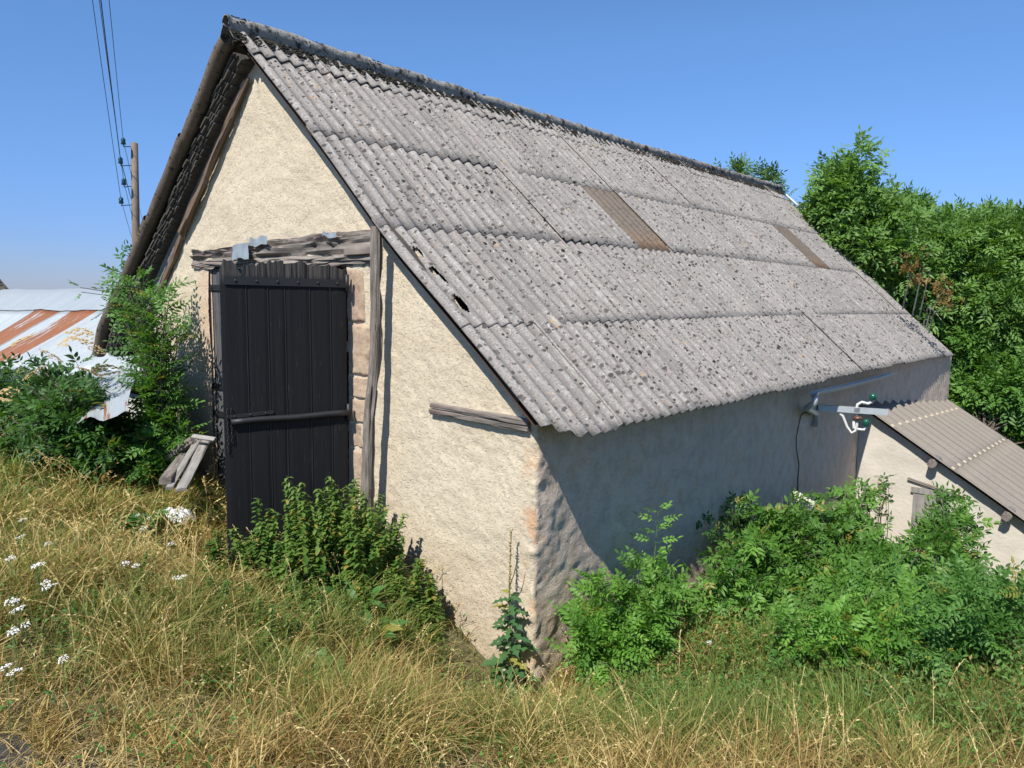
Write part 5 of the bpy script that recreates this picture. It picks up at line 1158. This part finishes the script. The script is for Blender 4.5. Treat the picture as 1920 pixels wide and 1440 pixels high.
# --- broad-leaved clumps (dock, bramble)
def broad(l, w_, seed):
    r_ = random.Random(seed); n = 8; V = []
    for i in range(n):
        q = i / (n - 1); wd_ = w_ / 2 * math.sin(math.pi * min(1, q * .93 + .07)) ** .8 * (1 - .2 * q); z = .3 * l * math.sin(q * 2.2) - .25 * l * q * q
        if i == n - 1: wd_ = .001
        V += [(-wd_, l * q, z + .25 * wd_ + r_.uniform(-.004, .004)), (0, l * q, z), (wd_, l * q, z + .25 * wd_ + r_.uniform(-.004, .004))]
    F = [(i * 3 + j, i * 3 + j + 1, i * 3 + j + 4, i * 3 + j + 3) for i in range(n - 1) for j in (0, 1)]
    return mesh('leaf', V, F, MT['dock'], True)
bl = [broad(.20, .11, k) for k in range(4)]; bl2 = [broad(.11, .09, k + 9) for k in range(4)]
def rosette(name, label, p, n, ms_, spread, seed, hgt=.1):
    r_ = random.Random(seed); root = empty(name, p, label, 'weed')
    b = MB()
    for k in range(n):
        an = k * 2.4; d = V3(math.cos(an), math.sin(an), r_.uniform(.1, .9)); rad = spread * math.sqrt((k + .5) / n) * .8; pos = V3(math.cos(an) * rad, math.sin(an) * rad, r_.uniform(.3, 1) * hgt)
        x1, y1, z1 = frames(unit(d + V3(.2, -.35, 0))[None], V3(.1, -.4, 1)[None]); sc = r_.uniform(.7, 1.2); o = bpy.data.objects.new('leaf', ms_[k % len(ms_)]); C.objects.link(o); o.parent = root
        o.matrix_basis = Matrix(tuple((x1[0][r] * sc, y1[0][r] * sc, z1[0][r] * sc, pos[r]) for r in range(3)) + ((0, 0, 0, 1),)); b.tube([V3(*p) + V3(0, 0, -.02), V3(*p) + pos], .003, 4, False)
    b.build('stems', MT['stem'], root); return root
for k, (u_, v_, n, ms_, sp, hg, lab) in enumerate((
        (1500, 1320, 44, bl2, .34, .30, 'bright green bramble clump with broad leaves at the lower right of the bank'),
        (1560, 1360, 22, bl2, .25, .2, 'small broad leaved bramble beside the larger clump on the right bank'),
        (665, 1160, 16, bl, .22, .18, 'dark broad leaved dock in the nettles left of the barn corner'),
        (690, 1215, 12, bl, .18, .12, 'broad leaved dock lowest in front of the nettle clump'),
        (960, 1310, 10, bl, .14, .08, 'pale broad leaves at the foot of the wild lettuce'),
        (270, 1010, 26, bl2, .2, .22, 'dark green leafy weed left of the white rag in the grass'),
        (355, 930, 24, bl2, .25, .2, 'green leafy weed at the foot of the leaning planks'),
        (590, 1290, 18, bl2, .2, .12, 'small leafy weed in the grass in front of the nettles'),
        (1130, 1300, 16, bl2, .18, .10, 'small leafy weed at the foot of the ash bush'))):
    rosette('weed', lab, ground_hit(u_, v_), n, ms_, sp, k + 40, hg)
# --- broken stalks lying on the right bank
sk_ = empty('hogweed_stalk', ground_hit(1440, 1350), 'thick pale green broken stalks slanting up to the right across the bank', 'stalk')
def above(u_, v_, h_):
    d = ray(u_, v_); t = np.arange(1.5, 25, .02); Q = CAM + d * t[:, None]; return Q[np.argmax(Q[:, 2] < gz(Q[:, 0], Q[:, 1]) + h_)]
for pts_, r_ in ((((1435, 1360, .03), (1540, 1290, .16), (1620, 1230, .3), (1690, 1175, .42)), .011), (((1460, 1350, .05), (1560, 1285, .2), (1600, 1200, .42), (1625, 1150, .55)), .006), (((1480, 1345, .05), (1600, 1255, .22), (1730, 1230, .34)), .006), (((1520, 1310, .06), (1580, 1290, .15), (1640, 1270, .22)), .005)):
    b = MB(); b.tube([above(*q) for q in pts_], list(np.linspace(r_, r_ * .5, len(pts_))), 7); b.build('stem', MT['palestem'], sk_, True)
# --- yarrow flowers
yh = [umbel('flower_head', 'petal', .030, 20 + k, 34, .2) for k in range(4)]
ypos = [(98, 1098, 3), (20, 1047, 1), (68, 1060, 2), (18, 1128, 2), (38, 1140, 2), (25, 1182, 2), (48, 1172, 1), (118, 1236, 1), (10, 1252, 2), (42, 975, 1), (42, 1005, 2), (90, 1020, 1), (235, 1057, 2), (342, 1082, 2), (258, 966, 1), (334, 958, 2), (278, 972, 1), (270, 990, 1), (66, 1062, 1), (320, 1020, 1), (1330, 1205, 1), (1868, 1195, 1)]
YL = ['yarrow with three white heads highest at the left edge of the grass', 'small white yarrow head just above the left-edge pair', 'double white yarrow in the upper group near the left edge', 'white yarrow at the very left edge, upper of the lower pair', 'white yarrow head right of the left-edge one, in the lower group',
 'white yarrow at the left edge below the close pair', 'single white yarrow right beside the low left-edge one', 'lone white yarrow low down in the left grass', 'lowest white yarrow, cut by the left edge of the picture', 'distant white yarrow level with the rubble, far left', 'distant white yarrow just under the far left one',
 'small yarrow standing between the far left heads and the lone middle one', 'white yarrow in the middle of the left grass', 'white yarrow nearest the black door, in front of the rubble', 'small white yarrow left of the white rag', 'white yarrow just above the white rag', 'white yarrow among the dark weed left of the rag', 'yarrow head low in the dark weed left of the rag',
 'small white yarrow beside the upper left group', 'small white yarrow under the white rag', 'single white flower right of the ash bush on the green bank', 'single white flower near the right edge below the outbuilding']
for k, (u_, v_, nh) in enumerate(ypos):
    r_ = random.Random(k + 3); hh = r_.uniform(.28, .42); g0 = ground_hit(u_, v_ + 60); 
    d = ray(u_, v_); t = np.arange(1.5, 20, .02); Q = CAM + d * t[:, None]; i = np.argmax(Q[:, 2] < gz(Q[:, 0], Q[:, 1]) + hh); hd = Q[i]; fb = V3(hd[0] + r_.uniform(-.04, .04), hd[1], G(hd[0], hd[1]))
    root = empty('yarrow', fb, None, 'flower', 'white yarrow in the grass'); root['label'] = YL[k]
    b = MB()
    for q in range(nh):
        e = hd + V3(r_.uniform(-.05, .05), r_.uniform(-.05, .05), r_.uniform(-.03, .02)) * (q > 0); b.tube([fb + V3(0, 0, .15 if q else 0), fb * .4 + e * .6, e], [.003, .0025, .002], 4, False)
        o = bpy.data.objects.new('flower_head', yh[(k + q) % 4]); C.objects.link(o); o.parent = root; o.location = [float(s_) for s_ in (e - fb)]; o.rotation_euler = (r_.uniform(.1, .5), r_.uniform(-.2, .3), 0); o.scale = [r_.uniform(.75, 1.1)] * 3
    b.build('stem', MT['stem'], root)
yl = [umbel('flower_head', 'yellow', .022, 50 + k, 14, .3) for k in range(2)]
def yplant(u_, v_, n, hh, lab, sp=.1):
    d = ray(u_, v_); t = np.arange(1.5, 25, .02); Q = CAM + d * t[:, None]; i = np.argmax(Q[:, 2] < gz(Q[:, 0], Q[:, 1]) + hh); hd = Q[i]; fb = V3(hd[0], hd[1], G(hd[0], hd[1])); root = empty('ragwort', fb, lab, 'flower', 'yellow flowers in the grass'); b = MB()
    for q in range(n):
        e = hd + rng.normal(size=3) * np.array([sp, sp, sp * .5]); b.tube([fb, fb * .4 + e * .6, e], [.003, .0025, .002], 4, False); o = bpy.data.objects.new('flower_head', yl[q % 2]); C.objects.link(o); o.parent = root; o.location = [float(s_) for s_ in (e - fb)]; o.scale = [random.uniform(.5, .9)] * 3; o.rotation_euler = (.4, 0, 0)
    b.build('stem', MT['stem'], root)
yplant(355, 952, 6, .3, 'yellow flowered weed just below the leaning planks'); yplant(82, 978, 4, .3, 'small yellow flowered weed at the left in the dry grass'); yplant(444, 1115, 3, .25, 'yellow flowers in front of the foot of the black door', .03)
yplant(300, 1156, 3, .25, 'small yellow flower in the middle of the left grass', .03); yplant(1700, 1172, 7, .5, 'yellow flowered weed in front of the right hand elder bush', .15); yplant(1690, 1270, 9, .4, 'loose yellow flowered weed on the right bank', .22); yplant(1780, 1240, 8, .4, 'yellow flowers nearest the right edge of the bank', .2); yplant(1450, 1232, 3, .35, 'lone yellow flowers among the green stems of the bank', .04)
# --- tall cow parsnip like stalks at the right edge
hg = empty('hogweed', ground_hit(1915, 1190), 'tall umbelled stalk standing at the right edge before the outbuilding wall', 'weed'); p = np.array(hg.location); e = at_dist(1908, 1075, np.hypot(*(p - CAM)[:2]))
b = MB(); b.tube([p, p * .5 + e * .5, e], [.010, .008, .005], 6, False)
for k in range(12): b.tube([e, e + V3(.09 * math.cos(k * .52), .09 * math.sin(k * .52), .05)], .002, 4, False)
b.build('stem', MT['stem'], hg)
for k in range(12):
    o = bpy.data.objects.new('flower_head', yl[0]); C.objects.link(o); o.parent = hg; o.location = [float(s_) for s_ in (e + V3(.09 * math.cos(k * .52), .09 * math.sin(k * .52), .05) - p)]; o.scale = (.5, .5, .4); o.data = um2; o.scale = (.2, .2, .15)

# --- rubble at the door foot, white rag
def rock(r0, seed, mat='rubble'):
    tv = []; 
    for i in range(6):
        for j in range(9):
            th_ = math.pi * i / 5; ph = 2 * math.pi * j / 9; d = V3(math.sin(th_) * math.cos(ph), math.sin(th_) * math.sin(ph), math.cos(th_) * .6); tv.append(d * r0 * (1 + .3 * noise(d * 1.7 + seed, seed)))
    F = [(i * 9 + j, i * 9 + (j + 1) % 9, (i + 1) * 9 + (j + 1) % 9, (i + 1) * 9 + j) for i in range(5) for j in range(9)]
    return mesh('stone', tv, [f[::-1] for f in F], MT[mat])
rk = [rock(.06, k) for k in range(5)]
for k, (u_, v_) in enumerate(((500, 1062), (515, 1050), (487, 1070), (470, 1078), (455, 1085), (440, 1088), (510, 1078), (495, 1085), (530, 1068), (405, 1078), (478, 1092), (520, 1092))):
    p = ground_hit(u_, v_ + 8); o = bpy.data.objects.new('stone', rk[k % 5]); C.objects.link(o); o.location = [float(q) for q in p + V3(0, 0, .05)]; o.rotation_euler = (k, k * 2, 0); o.scale = [random.uniform(.7, 1.5)] * 3
    tag(o, 'whitish lump of rubble in the heap at the foot of the black door', 'stone', 'rubble at the foot of the door')
n1 = 16; V = []; p = ground_hit(330, 992) + V3(0, 0, .16); 
for i in range(n1):
    for j in range(n1):
        a, c_ = i / (n1 - 1) - .5, j / (n1 - 1) - .5; V.append(p + V3(a * .46, c_ * .26, .04 * noise(V3(a * 6, c_ * 6, 1), 2) + .02 * noise(V3(a * 14, c_ * 14, 1), 3) + .05 - .35 * a * a))
o = link('rag', mesh('rag', V, grid_faces(n1, n1), MT['white'], True)); tag(o, 'crumpled white plastic rag lying in the grass left of the door', 'rag')

# ------------------------------------------------------------------ grass
def inside(x, y):
    b1 = (x < XW + .02) & (x > -7.1) & (y > YW - .03); b2 = (x < 5.3) & (y > AY - .05) & (x > XW - .1)
    b3 = (y > SY0 + .2) & (x < -9.7); return b1 | b2 | b3
def dryness(x, y):
    n = fbm(np.stack([x * .9, y * .9, x * 0], -1), 3, 101) * .28
    base = .53
    d = np.full(x.shape, base)
    # dry by the road and on the near bank, green at the right and under the nettles
    along = -(x - 3.45) * .64 + (y + 4.69) * .77           # distance in the viewing direction
    lat = (x - 3.45) * .77 + (y + 4.69) * .64
    d += np.clip((4.3 - along) * .40, 0, .5)
    d -= np.clip((x - .25) * .5, 0, .62) * (along > 4.0)
    d -= .42 * np.exp(-(((x + 1.6) / 1.1) ** 2 + ((y + 1.0) / .7) ** 2))
    d += .22 * np.exp(-(((x + .2) / .9) ** 2 + ((y + .8) / .9) ** 2))
    return np.clip(d + n, 0, 1)
NB = 1350000
bx = rng.uniform(-15, 9, NB); by = rng.uniform(-5.2, 9.2, NB); dd = np.hypot(bx - CAM[0], by - CAM[1])
v_along = (bx - CAM[0]) * _f[0] + (by - CAM[1]) * _f[1]; v_lat = (bx - CAM[0]) * _R[0] + (by - CAM[1]) * _R[1]
ok = (v_along > .8) & (np.abs(v_lat) < v_along * 1.1 + 1.6) & ~inside(bx, by)
pr = np.clip((4.2 / np.maximum(dd, 4.2)) ** 1.6, .03, 1)
ok &= rng.random(NB) < pr
bare = fbm(np.stack([bx * 1.5, by * 1.5, bx * 0], -1), 3, 210)
ok &= ~((bare > -.08) & (v_along < 3.55) & (rng.random(NB) < .93)) & (rng.random(NB) < np.clip(.45 + (v_along - 2.6) * .7, .4, 1))
clump = fbm(np.stack([bx * 3.2, by * 3.2, bx * 0], -1), 3, 130) * 1.25
ok &= rng.random(NB) < np.clip(.70 + .75 * clump, .08, 1)
bx, by, dd, v_along, clump = bx[ok], by[ok], dd[ok], v_along[ok], clump[ok]; n = len(bx); bz = gz(bx, by)
dry = dryness(bx, by)
ymn = np.clip((v_along - 2.6) / 1.4, 0, 1)           # cut short by the road
hh = (.07 + .20 * ymn) * (.75 + .5 * rng.random(n)) * (1 + .45 * clump) * (1 + .25 * (bx > .3))
hh *= 1 - .45 * np.exp(-((bx + .1) ** 2 + (by + .4) ** 2) / .9)
hh *= 1 - .6 * np.exp(-((bx + 3.1) ** 2 + (by + 1.35) ** 2) / .25)
hh = np.maximum(.04, hh)
isdry = rng.random(n) < dry
lean_a = rng.uniform(0, 6.28, n); lean = rng.uniform(.2, 1.3, n) * hh * (1 + .35 * isdry); lod = np.clip(dd / 4.5, 1, 3.2)
lx, ly = np.cos(lean_a) * lean + .03, np.sin(lean_a) * lean
wa = rng.uniform(0, 6.28, n); wdt = rng.uniform(.0013, .0040, n) * lod
sx_, sy_ = np.cos(wa) * wdt, np.sin(wa) * wdt
V = np.zeros((n, 7, 3))
for k, q in enumerate((0, .45, .78)):
    cx = bx + lx * q ** 2; cy = by + ly * q ** 2; cz = bz - .01 + hh * (q - .22 * q * q * (lean / hh))
    ww = 1 - .35 * k / 2
    V[:, 2 * k] = np.stack([cx - sx_ * ww, cy - sy_ * ww, cz], -1); V[:, 2 * k + 1] = np.stack([cx + sx_ * ww, cy + sy_ * ww, cz], -1)
V[:, 6] = np.stack([bx + lx, by + ly, bz + hh * (1 - .30 * lean / hh)], -1)
T = np.array([(0, 1, 3), (0, 3, 2), (2, 3, 5), (2, 5, 4), (4, 5, 6)]); F = (T[None] + (np.arange(n) * 7)[:, None, None]).reshape(-1, 3)
g1, g2 = V3(.085, .145, .026), V3(.27, .29, .07); s1, s2, s3 = V3(.42, .30, .10), V3(.70, .53, .22), V3(.28, .165, .06)
r1 = rng.random(n)[:, None]; r2 = rng.random(n)[:, None]; patch = np.clip(.5 + fbm(np.stack([bx * 1.7, by * 1.7, bx * 0], -1), 2, 140) * .6, 0, 1)[:, None]
gc = (g1 * (1 - r1) + g2 * r1) * (.7 + .6 * patch); gc = gc * (1 - .35 * dry[:, None]) + V3(.30, .28, .07) * .35 * dry[:, None]; sc_ = s1 * (1 - r1) + s2 * r1; sc_ = np.where(r2 < .20 + .35 * patch, s3, sc_)
col = np.where(isdry[:, None], sc_, gc)
o = link('grass', mesh('grass', V.reshape(-1, 3), F, MT['grass'], False, None, np.repeat(col, 7, 0))); tag(o, 'mixed green and straw yellow grass covering the yard and the bank', 'grass', None, 'stuff')
print('blades', n)
# tall seed-head stems
NS = 26000
bx = rng.uniform(-12, 8, NS); by = rng.uniform(-5, 8, NS); dd = np.hypot(bx - CAM[0], by - CAM[1]); v_along = (bx - CAM[0]) * _f[0] + (by - CAM[1]) * _f[1]; v_lat = (bx - CAM[0]) * _R[0] + (by - CAM[1]) * _R[1]
ok = (v_along > 2.2) & (np.abs(v_lat) < v_along * .9 + .8) & ~inside(bx, by) & (rng.random(NS) < np.clip((4.5 / dd) ** 1.1, .1, 1) * np.clip(.35 + .9 * fbm(np.stack([bx * 1.4, by * 1.4, bx * 0], -1), 2, 160) + .35 * dryness(bx, by), 0.03, 1))
ok &= rng.random(NS) < np.clip((v_along - 2.2) / 1.6, .25, 1)
bx, by, dd, va = bx[ok], by[ok], dd[ok], v_along[ok]; n = len(bx); bz = gz(bx, by)
H = rng.uniform(.28, .60, n) * np.clip((va - 1.4) / 2.2, .45, 1); an = rng.uniform(0, 6.28, n); ln = H * rng.uniform(.15, .75, n); lx, ly = np.cos(an) * ln, np.sin(an) * ln
def spt(q, dx=0): return np.stack([bx + lx * q ** 2.2, by + ly * q ** 2.2, bz + H * (q - .30 * q ** 4 * (ln / H))], -1)
rw = (.0011 * np.clip(dd / 4, 1, 2.6))[:, None]; rt = unit(np.stack([-(by - CAM[1]), bx - CAM[0], by * 0], -1))
Vs = np.zeros((n, 10, 3))
for k, q in enumerate((0, .3, .6, .82, 1.0)): p = spt(q); Vs[:, 2 * k] = p - rt * rw; Vs[:, 2 * k + 1] = p + rt * rw
T = np.array([t_ for k in range(4) for t_ in ((2 * k, 2 * k + 1, 2 * k + 3), (2 * k, 2 * k + 3, 2 * k + 2))]); F1 = (T[None] + (np.arange(n) * 10)[:, None, None]).reshape(-1, 3)
r1 = rng.random(n)[:, None]; dr = rng.random(n) < np.clip(dryness(bx, by) + .25, 0, 1); sc1 = V3(.48, .34, .13) * (1 - r1) + V3(.80, .63, .31) * r1; gc1 = V3(.17, .23, .06) * (1 - r1) + V3(.32, .34, .10) * r1; c1 = np.where(dr[:, None], sc1, gc1)
SP = 11; sv, sf = leaflet(.016, .0055, .4, 1); Vk = []; Fk = []; ck = []; off = n * 10
dense = rng.random(n) < .55
for k in range(SP):
    q = .72 + .30 * k / SP; p = spt(min(q, 1.0)); t_ = unit(spt(min(q, 1.0)) - spt(q - .08)); d = unit(t_ + rng.normal(size=(n, 3)) * np.where(dense, .28, .75)[:, None] + V3(0, 0, -.25)); spread = np.where(dense, .002, .014)[:, None]
    p = p + d * spread * rng.random((n, 1)); x_, y_, z_ = frames(d, rand_dirs(n, .3)); V_, F_ = scatter(sv, sf, p, x_, y_, z_, rng.uniform(.7, 1.4, n) * np.clip(dd / 4.5, 1, 2)); Vk.append(V_); Fk.append(F_ + off); off += len(V_); ck.append(np.repeat(c1 * rng.uniform(.85, 1.25, (n, 1)), len(sv), 0))
o = link('seed_grass', mesh('seed_grass', np.concatenate([Vs.reshape(-1, 3)] + Vk), np.concatenate([F1] + Fk), MT['grass'], False, None, np.concatenate([np.repeat(c1, 10, 0)] + ck))); tag(o, 'taller straw coloured grass stems with drooping seed heads', 'grass', None, 'stuff')
print('stems', n)
# small leafy ground cover and matted straw
NG = 420000
bx = rng.uniform(-14, 8, NG); by = rng.uniform(-5, 9, NG); dd = np.hypot(bx - CAM[0], by - CAM[1]); va = (bx - CAM[0]) * _f[0] + (by - CAM[1]) * _f[1]; vl = (bx - CAM[0]) * _R[0] + (by - CAM[1]) * _R[1]
dr = dryness(bx, by); nn = fbm(np.stack([bx * 2.1, by * 2.1, bx * 0], -1), 3, 190)
ok = (va > 1.5) & (np.abs(vl) < va * .9 + .8) & ~inside(bx, by) & (rng.random(NG) < np.clip(1.15 - dr * .95 + nn * .9, 0.04, 1)) & (rng.random(NG) < np.clip((5 / dd), .2, 1))
bx, by, dd, dr = bx[ok], by[ok], dd[ok], dr[ok]; n = len(bx); hgt = rng.random(n) * (.10 + .30 * (bx > .2) * np.clip(np.hypot(bx - 3.4, by + 4.7) - 4, 0, 1) + .08)
tv, tf = leaflet(.030, .013, .4, 1); pos = np.stack([bx, by, gz(bx, by) + hgt], -1); x_, y_, z_ = frames(rand_dirs(n, .15), unit(V3(.1, -.4, 1) + rng.normal(size=(n, 3)) * .45)); V, F = scatter(tv, tf, pos, x_, y_, z_, rng.uniform(.6, 1.5, n) * np.clip(dd / 5, 1, 1.8)); r1 = rng.random(n)[:, None]
col = V3(.06, .16, .03) * (1 - r1) + V3(.16, .29, .055) * r1; yl_ = rng.random(n) < .06 + .12 * dr; col = np.where(yl_[:, None], V3(.30, .22, .07), col)
o = link('ground_cover', mesh('ground_cover', V, F, MT['leafcol'], False, None, np.repeat(col, len(tv), 0))); tag(o, 'small green leafy weeds mixed into the grass', 'weeds', None, 'stuff')
NT = 150000; bx = rng.uniform(-8, 7, NT); by = rng.uniform(-5.2, 3, NT); va = (bx - CAM[0]) * _f[0] + (by - CAM[1]) * _f[1]; vl = (bx - CAM[0]) * _R[0] + (by - CAM[1]) * _R[1]
ok = (va > 1.2) & (np.abs(vl) < va * .9 + .8) & ~inside(bx, by) & (rng.random(NT) < np.clip((4.6 - va) / 1.8, .22, 1)) & ~((fbm(np.stack([bx * 1.5, by * 1.5, bx * 0], -1), 3, 210) > .08) & (va < 3.4) & (rng.random(NT) < .85)); bx, by = bx[ok], by[ok]; n = len(bx)
tv = np.array([(-.0011, 0, 0), (.0011, 0, 0), (-.0009, .06, .006), (.0009, .06, .006), (0, .12, 0)]); tf = np.array([(0, 1, 3), (0, 3, 2), (2, 3, 4)])
an = rng.uniform(0, 6.28, n); d = unit(np.stack([np.cos(an), np.sin(an), rng.normal(size=n) * .22], -1)); x_, y_, z_ = frames(d, np.tile(V3(0, 0, 1.), (n, 1))); V, F = scatter(tv, tf, np.stack([bx, by, gz(bx, by) + rng.random(n) * .04 + .008], -1), x_, y_, z_, rng.uniform(.6, 1.7, n)); r1 = rng.random(n)[:, None]
o = link('straw', mesh('straw', V, F, MT['grass'], False, None, np.repeat(V3(.45, .32, .14) * (1 - r1) + V3(.80, .62, .34) * r1, 5, 0))); tag(o, 'matted dead straw lying on the ground by the road', 'straw', None, 'stuff')
